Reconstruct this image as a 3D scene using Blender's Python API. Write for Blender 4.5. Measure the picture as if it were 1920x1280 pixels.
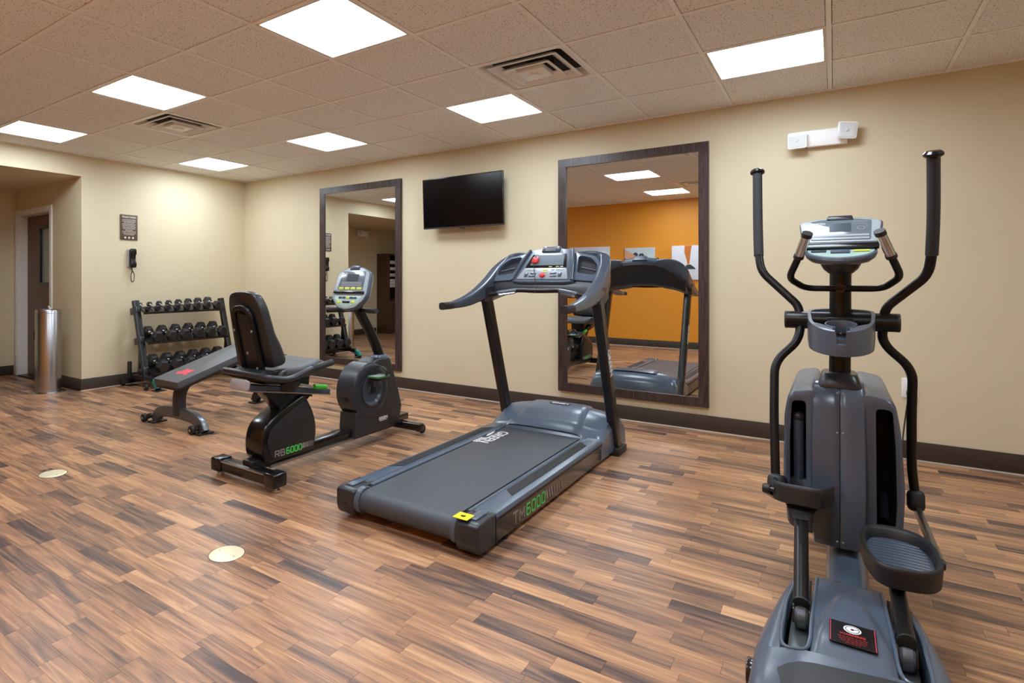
import bpy, bmesh, math, random
from mathutils import Vector, Matrix, Quaternion

random.seed(7)
R = math.radians
for o in list(bpy.data.objects):
    bpy.data.objects.remove(o, do_unlink=True)
SC = bpy.context.scene
COL = SC.collection

# ------------------------------------------------------------------ camera
CAMH = 1.19
cam_d = bpy.data.cameras.new('camera')
cam = bpy.data.objects.new('camera', cam_d)
COL.objects.link(cam)
cam.location = (0, 0, CAMH)
cam.rotation_euler = (R(90), 0, 0.6362)
cam_d.sensor_width = 36.0
cam_d.lens = 36.0 * 1086.1 / 1920.0
cam_d.shift_x = (960 - 761.5) / 1920.0
cam_d.shift_y = -(640 - 524.5) / 1920.0
cam_d.clip_start = 0.02
SC.camera = cam

# ------------------------------------------------------------------ world, exposure
LIGHT_STRENGTH = 24.0
w = bpy.data.worlds.new('world')
SC.world = w
w.use_nodes = True
bg = w.node_tree.nodes['Background']
bg.inputs[0].default_value = (0.75, 0.78, 0.82, 1)
bg.inputs[1].default_value = 0.25
SC.view_settings.view_transform = 'Standard'
SC.view_settings.look = 'None'
SC.view_settings.exposure = 0.0
SC.view_settings.gamma = 1.0
SC.view_settings.use_curve_mapping = False

# ------------------------------------------------------------------ materials
def s2l(c):
    return tuple(((x / 255.0) / 12.92 if x / 255.0 <= 0.04045 else ((x / 255.0 + 0.055) / 1.055) ** 2.4) for x in c)

def mat(name, rgb, rough=0.5, metal=0.0, spec=0.5, bump=0.0, bscale=200.0, mott=0.0, mscale=6.0, coat=0.0):
    m = bpy.data.materials.new(name)
    m.use_nodes = True
    nt = m.node_tree
    b = nt.nodes['Principled BSDF']
    c = s2l(rgb)
    b.inputs['Base Color'].default_value = (*c, 1)
    b.inputs['Roughness'].default_value = rough
    b.inputs['Metallic'].default_value = metal
    b.inputs['Specular IOR Level'].default_value = spec
    b.inputs['Coat Weight'].default_value = coat
    b.inputs['Coat Roughness'].default_value = 0.15
    tc = nt.nodes.new('ShaderNodeTexCoord')
    if bump > 0:
        n = nt.nodes.new('ShaderNodeTexNoise')
        n.inputs['Scale'].default_value = bscale
        n.inputs['Detail'].default_value = 3
        bp = nt.nodes.new('ShaderNodeBump')
        bp.inputs['Strength'].default_value = bump
        bp.inputs['Distance'].default_value = 0.002
        nt.links.new(tc.outputs['Object'], n.inputs['Vector'])
        nt.links.new(n.outputs['Fac'], bp.inputs['Height'])
        nt.links.new(bp.outputs['Normal'], b.inputs['Normal'])
    if mott > 0:
        n2 = nt.nodes.new('ShaderNodeTexNoise')
        n2.inputs['Scale'].default_value = mscale
        n2.inputs['Detail'].default_value = 4
        mx = nt.nodes.new('ShaderNodeMix')
        mx.data_type = 'RGBA'
        mx.inputs['A'].default_value = (*[x * (1 - mott) for x in c], 1)
        mx.inputs['B'].default_value = (*[min(1, x * (1 + mott)) for x in c], 1)
        nt.links.new(tc.outputs['Object'], n2.inputs['Vector'])
        nt.links.new(n2.outputs['Fac'], mx.inputs['Factor'])
        nt.links.new(mx.outputs['Result'], b.inputs['Base Color'])
    return m

def emit(name, rgb, strength):
    m = bpy.data.materials.new(name)
    m.use_nodes = True
    nt = m.node_tree
    for n in list(nt.nodes):
        nt.nodes.remove(n)
    e = nt.nodes.new('ShaderNodeEmission')
    e.inputs[0].default_value = (*rgb, 1)
    e.inputs[1].default_value = strength
    o = nt.nodes.new('ShaderNodeOutputMaterial')
    nt.links.new(e.outputs[0], o.inputs[0])
    return m

M = {}
M['wall'] = mat('tan_wall_paint', (217, 204, 172), 0.55, bump=0.25, bscale=60, mott=0.015)
M['orange'] = mat('orange_wall_paint', (226, 146, 32), 0.55, bump=0.25, bscale=60, mott=0.02)
M['soffit'] = mat('soffit_paint', (222, 206, 172), 0.6, bump=0.25, bscale=60)
M['base'] = mat('brown_baseboard_rubber', (62, 50, 42), 0.5, mott=0.05)
M['caulk'] = mat('pale_caulk', (205, 195, 180), 0.6)
M['grid'] = mat('ceiling_grid_metal', (250, 250, 250), 0.5)
M['white_metal'] = mat('white_enamel', (225, 220, 210), 0.4)
M['cream_metal'] = mat('cream_enamel', (244, 244, 242), 0.35)
M['white'] = mat('white_plastic', (250, 250, 250), 0.4)
M['lens'] = mat('clear_lamp_lens', (225, 230, 232), 0.15, coat=0.5)
M['door_white'] = mat('painted_door_frame', (236, 236, 232), 0.4)
M['door_brown'] = mat('brown_door_laminate', (112, 84, 70), 0.45, mott=0.08, mscale=12)
M['door_glass'] = mat('vision_glass', (158, 174, 178), 0.12)
M['black_gloss'] = mat('black_gloss_plastic', (16, 16, 19), 0.2, coat=0.15)
M['black_paint'] = mat('black_powder_coat', (26, 26, 28), 0.28, bump=0.05, bscale=500)
M['black_tube'] = mat('black_steel_tube', (17, 17, 19), 0.34, spec=0.35)
M['black_matte'] = mat('black_matte_plastic', (34, 34, 36), 0.5, bump=0.1, bscale=500)
M['rubber'] = mat('black_rubber', (28, 28, 29), 0.65, bump=0.1, bscale=300)
M['hex_rubber'] = mat('hex_rubber', (34, 34, 38), 0.36, bump=0.1, bscale=200)
M['matte_dark'] = mat('housing_black_plastic', (42, 44, 48), 0.42, bump=0.08, bscale=500)
M['foam'] = mat('black_foam', (44, 45, 50), 0.7, bump=0.2, bscale=600)
M['vinyl'] = mat('black_vinyl', (36, 36, 39), 0.34, bump=0.1, bscale=300)
M['vinyl_grey'] = mat('charcoal_vinyl', (78, 80, 84), 0.45, bump=0.15, bscale=400)
M['charcoal'] = mat('charcoal_plastic', (82, 92, 107), 0.27, bump=0.08, bscale=500)
M['charcoal_dk'] = mat('dark_charcoal_plastic', (44, 47, 54), 0.32, bump=0.08, bscale=500)
M['slate'] = mat('slate_grey_plastic', (84, 97, 114), 0.24, bump=0.04, bscale=500)
M['slate_dk'] = mat('dark_slate_plastic', (66, 76, 90), 0.24, bump=0.04, bscale=500)
M['silver'] = mat('silver_plastic', (150, 158, 166), 0.3)
M['grey_metal'] = mat('grey_hammered_metal', (112, 118, 124), 0.3, metal=0.6, bump=0.1, bscale=150)
M['chrome'] = mat('chrome', (205, 208, 212), 0.14, metal=1.0)
M['alu'] = mat('brushed_aluminium', (168, 164, 158), 0.3, metal=0.9)
M['belt'] = mat('treadmill_belt', (68, 74, 83), 0.42, bump=0.3, bscale=900)
M['display'] = mat('display_glass', (70, 82, 92), 0.12, coat=0.6)
M['lcd'] = mat('lcd_panel', (104, 118, 128), 0.15, coat=0.5)
M['silver_face'] = mat('silver_faceplate', (164, 176, 182), 0.28)
M['teal'] = mat('teal_paint', (40, 140, 132), 0.4)
M['teal_face'] = mat('pale_teal_faceplate', (168, 194, 188), 0.3)
M['green'] = mat('green_plastic', (70, 190, 50), 0.4)
M['green_ink'] = mat('green_ink', (86, 214, 96), 0.5)
M['green_rim'] = mat('green_pedal_rim', (58, 116, 66), 0.4)
M['grey_ink'] = mat('grey_ink', (150, 142, 140), 0.5)
M['white_ink'] = mat('white_ink', (235, 235, 238), 0.5)
M['yellow'] = mat('yellow_label', (240, 220, 20), 0.5)
M['yellow_key'] = mat('yellow_key', (206, 214, 90), 0.4)
M['red'] = mat('red_plastic', (214, 34, 40), 0.35)
M['red_ink'] = mat('red_ink', (176, 40, 34), 0.5)
M['red_print'] = mat('red_print', (214, 60, 78), 0.5)
M['label_black'] = mat('black_label', (20, 16, 16), 0.25)
M['steel'] = mat('brushed_stainless', (186, 188, 194), 0.27, metal=1.0)
M['tissue'] = mat('white_wipe', (245, 245, 245), 0.8)
M['sign_brown'] = mat('brown_sign', (86, 70, 58), 0.5)
M['cream_ink'] = mat('cream_ink', (226, 216, 202), 0.5)
M['brass'] = mat('brass_with_glare', (244, 234, 196), 0.32, metal=0.25)  # base colour paled to carry the reflected glare of the ceiling panels
M['light_grey'] = mat('light_grey_plastic', (168, 166, 172), 0.4)
M['cabinet'] = mat('dark_cabinet_laminate', (84, 58, 42), 0.45, mott=0.15, mscale=10)
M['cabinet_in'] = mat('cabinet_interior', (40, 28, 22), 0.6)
M['towel'] = mat('white_towel', (222, 218, 210), 0.9, bump=0.5, bscale=150)
M['canvas'] = mat('white_canvas', (226, 228, 236), 0.7)
M['art_line'] = mat('art_grey_line', (120, 124, 134), 0.7)
M['art_sky'] = mat('art_pale_blue', (196, 208, 216), 0.7, mott=0.2, mscale=6)
M['art_skin'] = mat('art_skin', (222, 164, 128), 0.7)
M['art_dark'] = mat('art_dark_grey', (52, 56, 62), 0.7)
M['art_orange'] = mat('art_orange', (208, 120, 50), 0.7)
M['panel_light'] = emit('light_diffuser', (0.84, 0.95, 1.06), LIGHT_STRENGTH)
M['mirror'] = mat('mirror_silver', (226, 228, 226), 0.0, metal=1.0)
M['void'] = mat('duct_dark', (40, 40, 42), 0.8)

def wood_frame_mat():
    m = mat('dark_wood_frame', (52, 38, 36), 0.35)
    nt = m.node_tree
    b = nt.nodes['Principled BSDF']
    tc = nt.nodes.new('ShaderNodeTexCoord')
    mp = nt.nodes.new('ShaderNodeMapping')
    mp.inputs['Scale'].default_value = (120, 120, 5)
    n = nt.nodes.new('ShaderNodeTexNoise')
    n.inputs['Scale'].default_value = 1.0
    n.inputs['Detail'].default_value = 3
    rp = nt.nodes.new('ShaderNodeValToRGB')
    rp.color_ramp.elements[0].position = 0.35
    rp.color_ramp.elements[0].color = (*s2l((38, 28, 28)), 1)
    rp.color_ramp.elements[1].position = 0.7
    rp.color_ramp.elements[1].color = (*s2l((84, 66, 62)), 1)
    nt.links.new(tc.outputs['Object'], mp.inputs['Vector'])
    nt.links.new(mp.outputs['Vector'], n.inputs['Vector'])
    nt.links.new(n.outputs['Fac'], rp.inputs['Fac'])
    nt.links.new(rp.outputs['Color'], b.inputs['Base Color'])
    return m
M['frame'] = wood_frame_mat()

def tile_mat():
    m = mat('ceiling_tile_fissured', (204, 184, 160), 0.8)
    nt = m.node_tree
    b = nt.nodes['Principled BSDF']
    g = nt.nodes.new('ShaderNodeNewGeometry')
    n = nt.nodes.new('ShaderNodeTexNoise')
    n.inputs['Scale'].default_value = 105.0
    n.inputs['Detail'].default_value = 2.0
    n.inputs['Roughness'].default_value = 0.6
    rp = nt.nodes.new('ShaderNodeValToRGB')
    rp.color_ramp.elements[0].position = 0.595
    rp.color_ramp.elements[0].color = (0, 0, 0, 1)
    rp.color_ramp.elements[1].position = 0.67
    rp.color_ramp.elements[1].color = (1, 1, 1, 1)
    n2 = nt.nodes.new('ShaderNodeTexNoise')
    n2.inputs['Scale'].default_value = 260.0
    n2.inputs['Detail'].default_value = 1.0
    rp2 = nt.nodes.new('ShaderNodeValToRGB')
    rp2.color_ramp.elements[0].position = 0.3
    rp2.color_ramp.elements[0].color = (*s2l((240, 241, 242)), 1)
    rp2.color_ramp.elements[1].position = 0.7
    rp2.color_ramp.elements[1].color = (*s2l((250, 251, 252)), 1)
    mx = nt.nodes.new('ShaderNodeMix')
    mx.data_type = 'RGBA'
    mx.inputs['B'].default_value = (*s2l((128, 118, 108)), 1)
    nt.links.new(g.outputs['Position'], n.inputs['Vector'])
    nt.links.new(g.outputs['Position'], n2.inputs['Vector'])
    nt.links.new(n.outputs['Fac'], rp.inputs['Fac'])
    nt.links.new(n2.outputs['Fac'], rp2.inputs['Fac'])
    nt.links.new(rp.outputs['Color'], mx.inputs['Factor'])
    nt.links.new(rp2.outputs['Color'], mx.inputs['A'])
    nt.links.new(mx.outputs['Result'], b.inputs['Base Color'])
    bp = nt.nodes.new('ShaderNodeBump')
    bp.inputs['Strength'].default_value = 0.4
    bp.inputs['Distance'].default_value = 0.003
    bp.invert = True
    nt.links.new(rp.outputs['Color'], bp.inputs['Height'])
    nt.links.new(bp.outputs['Normal'], b.inputs['Normal'])
    return m
M['tile'] = tile_mat()

def plank_mat():
    m = mat('walnut_strip_vinyl', (150, 110, 80), 0.35, coat=0.0)
    nt = m.node_tree
    b = nt.nodes['Principled BSDF']
    L = nt.links
    g = nt.nodes.new('ShaderNodeNewGeometry')
    at = nt.nodes.new('ShaderNodeAttribute')
    at.attribute_name = 'plank_tone'
    sp = nt.nodes.new('ShaderNodeSeparateColor')
    L.new(at.outputs['Color'], sp.inputs['Color'])
    # offset the grain for each strip
    off = nt.nodes.new('ShaderNodeVectorMath')
    off.operation = 'MULTIPLY'
    off.inputs[1].default_value = (37.0, 53.0, 11.0)
    L.new(at.outputs['Color'], off.inputs[0])
    add = nt.nodes.new('ShaderNodeVectorMath')
    add.operation = 'ADD'
    L.new(g.outputs['Position'], add.inputs[0])
    L.new(off.outputs['Vector'], add.inputs[1])
    def stretched(sx, sy, detail, dist=0.0):
        mp = nt.nodes.new('ShaderNodeMapping')
        mp.inputs['Scale'].default_value = (sx, sy, 1)
        L.new(add.outputs['Vector'], mp.inputs['Vector'])
        n = nt.nodes.new('ShaderNodeTexNoise')
        n.inputs['Scale'].default_value = 1.0
        n.inputs['Detail'].default_value = detail
        n.inputs['Distortion'].default_value = dist
        L.new(mp.outputs['Vector'], n.inputs['Vector'])
        return n
    fine = stretched(5, 130, 4)
    broad = stretched(1.8, 20, 4, 1.6)
    ramp = nt.nodes.new('ShaderNodeValToRGB')
    cr = ramp.color_ramp
    cr.interpolation = 'LINEAR'
    cols = [(0.0, (76, 60, 56)), (0.15, (100, 77, 67)), (0.33, (129, 96, 76)), (0.52, (157, 115, 86)), (0.76, (183, 137, 100)), (1.0, (208, 160, 118))]
    cr.elements[0].position, cr.elements[0].color = cols[0][0], (*s2l(cols[0][1]), 1)
    cr.elements[1].position, cr.elements[1].color = cols[-1][0], (*s2l(cols[-1][1]), 1)
    for p, c in cols[1:-1]:
        e = cr.elements.new(p)
        e.color = (*s2l(c), 1)
    # tone = strip tone + broad grain
    def math_node(op, a=None, bval=None):
        n = nt.nodes.new('ShaderNodeMath')
        n.operation = op
        if bval is not None:
            n.inputs[1].default_value = bval
        if a is not None:
            L.new(a, n.inputs[0])
        return n
    b1 = math_node('SUBTRACT', broad.outputs['Fac'], 0.5)
    b2 = math_node('MULTIPLY', b1.outputs[0], 1.6)
    f1 = math_node('SUBTRACT', fine.outputs['Fac'], 0.5)
    f2 = math_node('MULTIPLY', f1.outputs[0], 0.55)
    t1 = nt.nodes.new('ShaderNodeMath'); t1.operation = 'ADD'
    L.new(sp.outputs[0], t1.inputs[0]); L.new(b2.outputs[0], t1.inputs[1])
    t2 = nt.nodes.new('ShaderNodeMath'); t2.operation = 'ADD'
    L.new(t1.outputs[0], t2.inputs[0]); L.new(f2.outputs[0], t2.inputs[1])
    L.new(t2.outputs[0], ramp.inputs['Fac'])
    L.new(ramp.outputs['Color'], b.inputs['Base Color'])
    bp = nt.nodes.new('ShaderNodeBump')
    bp.inputs['Strength'].default_value = 0.12
    bp.inputs['Distance'].default_value = 0.001
    L.new(fine.outputs['Fac'], bp.inputs['Height'])
    L.new(bp.outputs['Normal'], b.inputs['Normal'])
    b.inputs['Specular IOR Level'].default_value = 0.45
    return m
M['plank'] = plank_mat()
M['slab'] = mat('floor_underlay', (70, 52, 42), 0.7)

# ------------------------------------------------------------------ mesh helpers
def smooth_path(pts, k=6, closed=False):
    pts = [Vector(p) for p in pts]
    n = len(pts)
    out = []
    rng = range(n if closed else n - 1)
    for i in rng:
        if closed:
            p0, p1, p2, p3 = pts[(i - 1) % n], pts[i], pts[(i + 1) % n], pts[(i + 2) % n]
        else:
            p1, p2 = pts[i], pts[i + 1]
            p0 = pts[i - 1] if i > 0 else p1 * 2 - p2
            p3 = pts[i + 2] if i + 2 < n else p2 * 2 - p1
        for j in range(k):
            t = j / k
            out.append(0.5 * ((2 * p1) + (p2 - p0) * t + (2 * p0 - 5 * p1 + 4 * p2 - p3) * t * t + (3 * p1 - p0 - 3 * p2 + p3) * t ** 3))
    if not closed:
        out.append(pts[-1])
    return out

def fillet(pts, rad, k=6):
    """round the corners of a polyline"""
    pts = [Vector(p) for p in pts]
    out = [pts[0]]
    for i in range(1, len(pts) - 1):
        a, b, c = pts[i - 1], pts[i], pts[i + 1]
        d1, d2 = (a - b), (c - b)
        r = min(rad, d1.length * 0.48, d2.length * 0.48)
        p, q = b + d1.normalized() * r, b + d2.normalized() * r
        for j in range(k + 1):
            t = j / k
            out.append(p * (1 - t) ** 2 + b * 2 * t * (1 - t) + q * t * t)
    out.append(pts[-1])
    return out

def rounded_poly(pts, rad, k=5):
    """round the corners of a closed 2D polygon"""
    n = len(pts)
    out = []
    for i in range(n):
        a, b, c = Vector(pts[i - 1]), Vector(pts[i]), Vector(pts[(i + 1) % n])
        d1, d2 = a - b, c - b
        rr = rad[i] if isinstance(rad, (list, tuple)) else rad
        r = min(rr, d1.length * 0.48, d2.length * 0.48)
        p, q = b + d1.normalized() * r, b + d2.normalized() * r
        for j in range(k + 1):
            t = j / k
            v = p * (1 - t) ** 2 + b * 2 * t * (1 - t) + q * t * t
            out.append((v.x, v.y))
    return out

def rect_poly(w, h, r=0.0, k=4, cx=0.0, cy=0.0):
    pts = [(cx - w / 2, cy - h / 2), (cx + w / 2, cy - h / 2), (cx + w / 2, cy + h / 2), (cx - w / 2, cy + h / 2)]
    return rounded_poly(pts, r, k) if r > 0 else pts

class MB:
    def __init__(self):
        self.v, self.f = [], []

    def add(self, vs, fs):
        n = len(self.v)
        self.v += [Vector(p) for p in vs]
        self.f += [[i + n for i in f] for f in fs]
        return self

    def addbm(self, bm, mtx=None):
        bm.verts.ensure_lookup_table()
        idx = {v: i for i, v in enumerate(bm.verts)}
        vs = [(mtx @ v.co if mtx else v.co.copy()) for v in bm.verts]
        self.add(vs, [[idx[v] for v in f.verts] for f in bm.faces])
        bm.free()
        return self

    def box(self, c, s, bev=0.0, seg=2, rot=None):
        bm = bmesh.new()
        bmesh.ops.create_cube(bm, size=1.0)
        bmesh.ops.scale(bm, vec=s, verts=bm.verts)
        if bev > 0:
            bmesh.ops.bevel(bm, geom=list(bm.edges), offset=min(bev, min(s) * 0.49), segments=seg, profile=0.5, affect='EDGES')
        m = Matrix.Translation(c)
        if rot is not None:
            m = m @ rot.to_4x4()
        return self.addbm(bm, m)

    def span(self, x0, x1, y0, y1, z0, z1, bev=0.0, seg=2):
        return self.box(((x0 + x1) / 2, (y0 + y1) / 2, (z0 + z1) / 2), (abs(x1 - x0), abs(y1 - y0), abs(z1 - z0)), bev, seg)

    def plate(self, c, xd, yd, w, h, t, bev=0.0, r=0.0):
        """flat plate centred on c, facing xd x yd"""
        xd = Vector(xd).normalized()
        yd = Vector(yd)
        yd = (yd - xd * yd.dot(xd)).normalized()
        zd = xd.cross(yd)
        if r > 0:
            return self.outline(rect_poly(w, h, r), c, xd, yd, t, bev)
        rot = Matrix((xd, yd, zd)).transposed()
        return self.box(c, (w, h, t), bev, 2, rot)

    def outline(self, poly, c, xd, yd, t, bev=0.0, seg=2):
        """2D polygon extruded +-t/2 along the plane normal"""
        xd = Vector(xd).normalized()
        yd = Vector(yd)
        yd = (yd - xd * yd.dot(xd)).normalized()
        zd = xd.cross(yd)
        c = Vector(c)
        bm = bmesh.new()
        lo = [bm.verts.new(c + xd * p[0] + yd * p[1] - zd * t / 2) for p in poly]
        hi = [bm.verts.new(c + xd * p[0] + yd * p[1] + zd * t / 2) for p in poly]
        n = len(poly)
        bm.faces.new(lo[::-1])
        bm.faces.new(hi)
        for i in range(n):
            bm.faces.new((lo[i], lo[(i + 1) % n], hi[(i + 1) % n], hi[i]))
        bmesh.ops.recalc_face_normals(bm, faces=bm.faces)
        if bev > 0:
            hs, ls = set(hi), set(lo)
            es = [e for e in bm.edges if (e.verts[0] in hs and e.verts[1] in hs) or (e.verts[0] in ls and e.verts[1] in ls)]
            bmesh.ops.bevel(bm, geom=es, offset=bev, segments=seg, profile=0.5, affect='EDGES')
        return self.addbm(bm)

    def prism(self, poly, axis, a, b, bev=0.0, seg=2):
        if axis == 'x':
            return self.outline(poly, ((a + b) / 2, 0, 0), (0, 1, 0), (0, 0, 1), abs(b - a), bev, seg)
        if axis == 'y':
            return self.outline(poly, (0, (a + b) / 2, 0), (1, 0, 0), (0, 0, 1), abs(b - a), bev, seg)
        return self.outline(poly, (0, 0, (a + b) / 2), (1, 0, 0), (0, 1, 0), abs(b - a), bev, seg)

    def loft(self, rings, caps=True, closed=False):
        n = len(rings[0])
        vs = [p for r in rings for p in r]
        fs = []
        m = len(rings)
        for i in range(m if closed else m - 1):
            for j in range(n):
                a, b2 = i * n + j, i * n + (j + 1) % n
                c, d = ((i + 1) % m) * n + (j + 1) % n, ((i + 1) % m) * n + j
                fs.append([a, b2, c, d])
        if caps and not closed:
            fs.append(list(range(n))[::-1])
            fs.append([(m - 1) * n + j for j in range(n)])
        return self.add(vs, fs)

    def tube(self, pts, r, n=14, up=(0, 0, 1), sec=None, caps=True, closed=False):
        """sweep a circle (or a 2D section) along a path"""
        pts = [Vector(p) for p in pts]
        m = len(pts)
        rings = []
        up = Vector(up)
        for i, p in enumerate(pts):
            if closed:
                t = (pts[(i + 1) % m] - pts[i - 1]).normalized()
            else:
                t = (pts[min(i + 1, m - 1)] - pts[max(i - 1, 0)]).normalized()
            if i == 0:
                u = up if abs(t.dot(up)) < 0.95 else Vector((0, 1, 0)) if abs(t.y) < 0.9 else Vector((1, 0, 0))
                side = t.cross(u).normalized()
            else:
                if sec is not None and abs(t.dot(up)) < 0.98:
                    side = t.cross(up).normalized()
                else:
                    side = (side - t * side.dot(t)).normalized()
            nrm = side.cross(t).normalized()
            rr = r[i] if isinstance(r, (list, tuple)) else r
            if sec is not None:
                s = sec[i] if isinstance(sec[0][0], (list, tuple)) else sec
                rings.append([p + side * (q[0] * rr) + nrm * (q[1] * rr) for q in s])
            else:
                rings.append([p + side * (rr * math.cos(2 * math.pi * k / n)) + nrm * (rr * math.sin(2 * math.pi * k / n)) for k in range(n)])
        return self.loft(rings, caps, closed)

    def cyl(self, p0, p1, r0, r1=None, n=24, bev=0.0):
        r1 = r0 if r1 is None else r1
        p0, p1 = Vector(p0), Vector(p1)
        d = (p1 - p0)
        L = d.length
        prof = [(0, 0), (r0, 0), (r1, L), (0, L)]
        if bev > 0:
            prof = [(0, 0), (r0 - bev, 0), (r0 - 0.3 * bev, 0.3 * bev), (r0, bev), (r1, L - bev), (r1 - 0.3 * bev, L - 0.3 * bev), (r1 - bev, L), (0, L)]
        return self.lathe(prof, p0, d, n)

    def lathe(self, prof, o, axis=(0, 0, 1), n=32):
        o = Vector(o)
        q = Vector((0, 0, 1)).rotation_difference(Vector(axis).normalized())
        vs, fs, idx = [], [], []
        for (r, z) in prof:
            if r < 1e-6:
                vs.append(o + q @ Vector((0, 0, z)))
                idx.append([len(vs) - 1])
            else:
                row = []
                for k in range(n):
                    a = 2 * math.pi * k / n
                    vs.append(o + q @ Vector((r * math.cos(a), r * math.sin(a), z)))
                    row.append(len(vs) - 1)
                idx.append(row)
        for a, b in zip(idx, idx[1:]):
            if len(a) == 1 and len(b) == 1:
                continue
            for k in range(n):
                k2 = (k + 1) % n
                if len(a) == 1:
                    fs.append([a[0], b[k], b[k2]])
                elif len(b) == 1:
                    fs.append([a[k], a[k2], b[0]])
                else:
                    fs.append([a[k], a[k2], b[k2], b[k]])
        return self.add(vs, fs)

    def ball(self, c, s, n=16):
        prof = [(math.sin(math.pi * i / n), -math.cos(math.pi * i / n)) for i in range(n + 1)]
        prof[0], prof[-1] = (0, -1), (0, 1)
        t = MB()
        t.lathe(prof, (0, 0, 0), (0, 0, 1), n * 2)
        c = Vector(c)
        self.add([c + Vector((v.x * s[0], v.y * s[1], v.z * s[2])) for v in t.v], t.f)
        return self

    def grid(self, rows, cap=False):
        n = len(rows[0])
        vs = [p for r in rows for p in r]
        fs = [[i * n + j, i * n + j + 1, (i + 1) * n + j + 1, (i + 1) * n + j] for i in range(len(rows) - 1) for j in range(n - 1)]
        return self.add(vs, fs)

    def mesh(self, name, m, origin=(0, 0, 0), ang=38):
        o = Vector(origin)
        me = bpy.data.meshes.new(name)
        me.from_pydata([v - o for v in self.v], [], self.f)
        bm = bmesh.new()
        bm.from_mesh(me)
        bmesh.ops.recalc_face_normals(bm, faces=bm.faces)
        bm.to_mesh(me)
        bm.free()
        me.materials.append(M[m] if isinstance(m, str) else m)
        me.polygons.foreach_set('use_smooth', [True] * len(me.polygons))
        me.set_sharp_from_angle(angle=R(ang))
        me.update()
        return me

    def build(self, name, m, parent=None, ang=38):
        # vertices are given in world coordinates; they are stored relative to the thing's base
        org = world_origin(parent) if parent is not None else Vector((0, 0, 0))
        ob = bpy.data.objects.new(name, self.mesh(name, m, org, ang))
        COL.objects.link(ob)
        if parent is not None:
            ob.parent = parent
        return ob

def world_origin(o):
    p = Vector((0, 0, 0))
    while o is not None:
        p = p + o.location
        o = o.parent
    return p

def thing(name, loc, label, cat, group=None):
    o = bpy.data.objects.new(name, None)
    COL.objects.link(o)
    o.location = loc
    o.empty_display_size = 0.1
    o['label'] = label
    o['category'] = cat
    if group:
        o['group'] = group
    return o

def tag(o, label, cat, group=None):
    o['label'] = label
    o['category'] = cat
    if group:
        o['group'] = group
    return o

def structure(o):
    o['kind'] = 'structure'
    return o

def lab(o, s):
    o['label'] = s
    return o

def text(name, s, size, c, xd, yd, m, parent, align='CENTER', t=0.0006, stretch=1.0, bold=0.0):
    cu = bpy.data.curves.new(name, 'FONT')
    cu.body = s
    cu.size = size
    cu.align_x = align
    cu.align_y = 'CENTER'
    cu.extrude = t
    cu.offset = bold
    tmp = bpy.data.objects.new(name + '_tmp', cu)
    me = bpy.data.meshes.new_from_object(tmp)
    bpy.data.objects.remove(tmp)
    bpy.data.curves.remove(cu)
    xd = Vector(xd).normalized()
    yd = Vector(yd)
    yd = (yd - xd * yd.dot(xd)).normalized()
    zd = xd.cross(yd)
    c = Vector(c) - world_origin(parent)
    for v in me.vertices:
        v.co = c + xd * (v.co.x * stretch) + yd * v.co.y + zd * v.co.z
    me.materials.clear()
    me.materials.append(M[m])
    ob = bpy.data.objects.new(name, me)
    COL.objects.link(ob)
    ob.parent = parent
    return ob

def copy_thing(o, loc, label, group=None, scale=None):
    c = o.copy()
    COL.objects.link(c)
    c.location = loc
    c['label'] = label
    if group:
        c['group'] = group
    if scale:
        c.scale = scale
    for ch in list(o.children):
        d = ch.copy()
        COL.objects.link(d)
        d.parent = c
        for g in list(ch.children):
            e = g.copy()
            COL.objects.link(e)
            e.parent = d
    return c

GLYPH = {'6': [[(1, 1), (0, 1), (0, 0), (1, 0), (1, 0.54), (0.08, 0.54)]], '0': [[(0.5, 1), (0, 1), (0, 0), (1, 0), (1, 1), (0.5, 1)]],
         'T': [[(0, 1), (1, 1)], [(0.5, 1), (0.5, 0)]], 'M': [[(0, 0), (0, 1), (0.5, 0.3), (1, 1), (1, 0)]],
         'R': [[(0, 0), (0, 1), (1, 1), (1, 0.48), (0, 0.48)], [(0.5, 0.48), (1, 0)]],
         'B': [[(0, 0), (0, 1), (0.93, 1), (0.93, 0.52), (0, 0.52)], [(0.8, 0.52), (1, 0.5), (1, 0), (0, 0)]]}
def glyphs(name, s, c, xd, yd, gw, gh, gap, sw, m, parent, slant=0.0):
    """square technical lettering built from flat strokes, starting at c (lower left)"""
    xd, yd = Vector(xd).normalized(), Vector(yd).normalized()
    n = xd.cross(yd)
    mb = MB()
    x = 0.0
    for ch in s:
        for ln in GLYPH[ch]:
            pts = [Vector(c) + xd * (x + p[0] * gw + p[1] * gh * slant) + yd * (p[1] * gh) for p in ln]
            if len(pts) > 2 and ch in '60':
                pts = fillet(pts, min(gw, gh) * 0.28, 4)
            elif len(pts) > 2:
                pts = fillet(pts, min(gw, gh) * 0.04, 2)
            mb.tube(pts, 1.0, up=n, sec=[(-sw / 2, -0.0005), (sw / 2, -0.0005), (sw / 2, 0.0005), (-sw / 2, 0.0005)])
        x += gw + gap
    return mb.build(name, m, parent)

# ================================================================== ROOM
XL, XR = -6.493, 3.2          # left wall face, right wall face
YB, YF = 5.07, -0.45          # back wall face, orange front wall face
HC = 2.53                     # ceiling height
HX, HY = -8.26, 2.93          # hall far wall face, hall door wall face
HS = 2.30                     # hall soffit height

def wallbox(name, x0, x1, y0, y1, z0, z1, m='wall'):
    return structure(MB().span(x0, x1, y0, y1, z0, z1).build(name, m))

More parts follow.
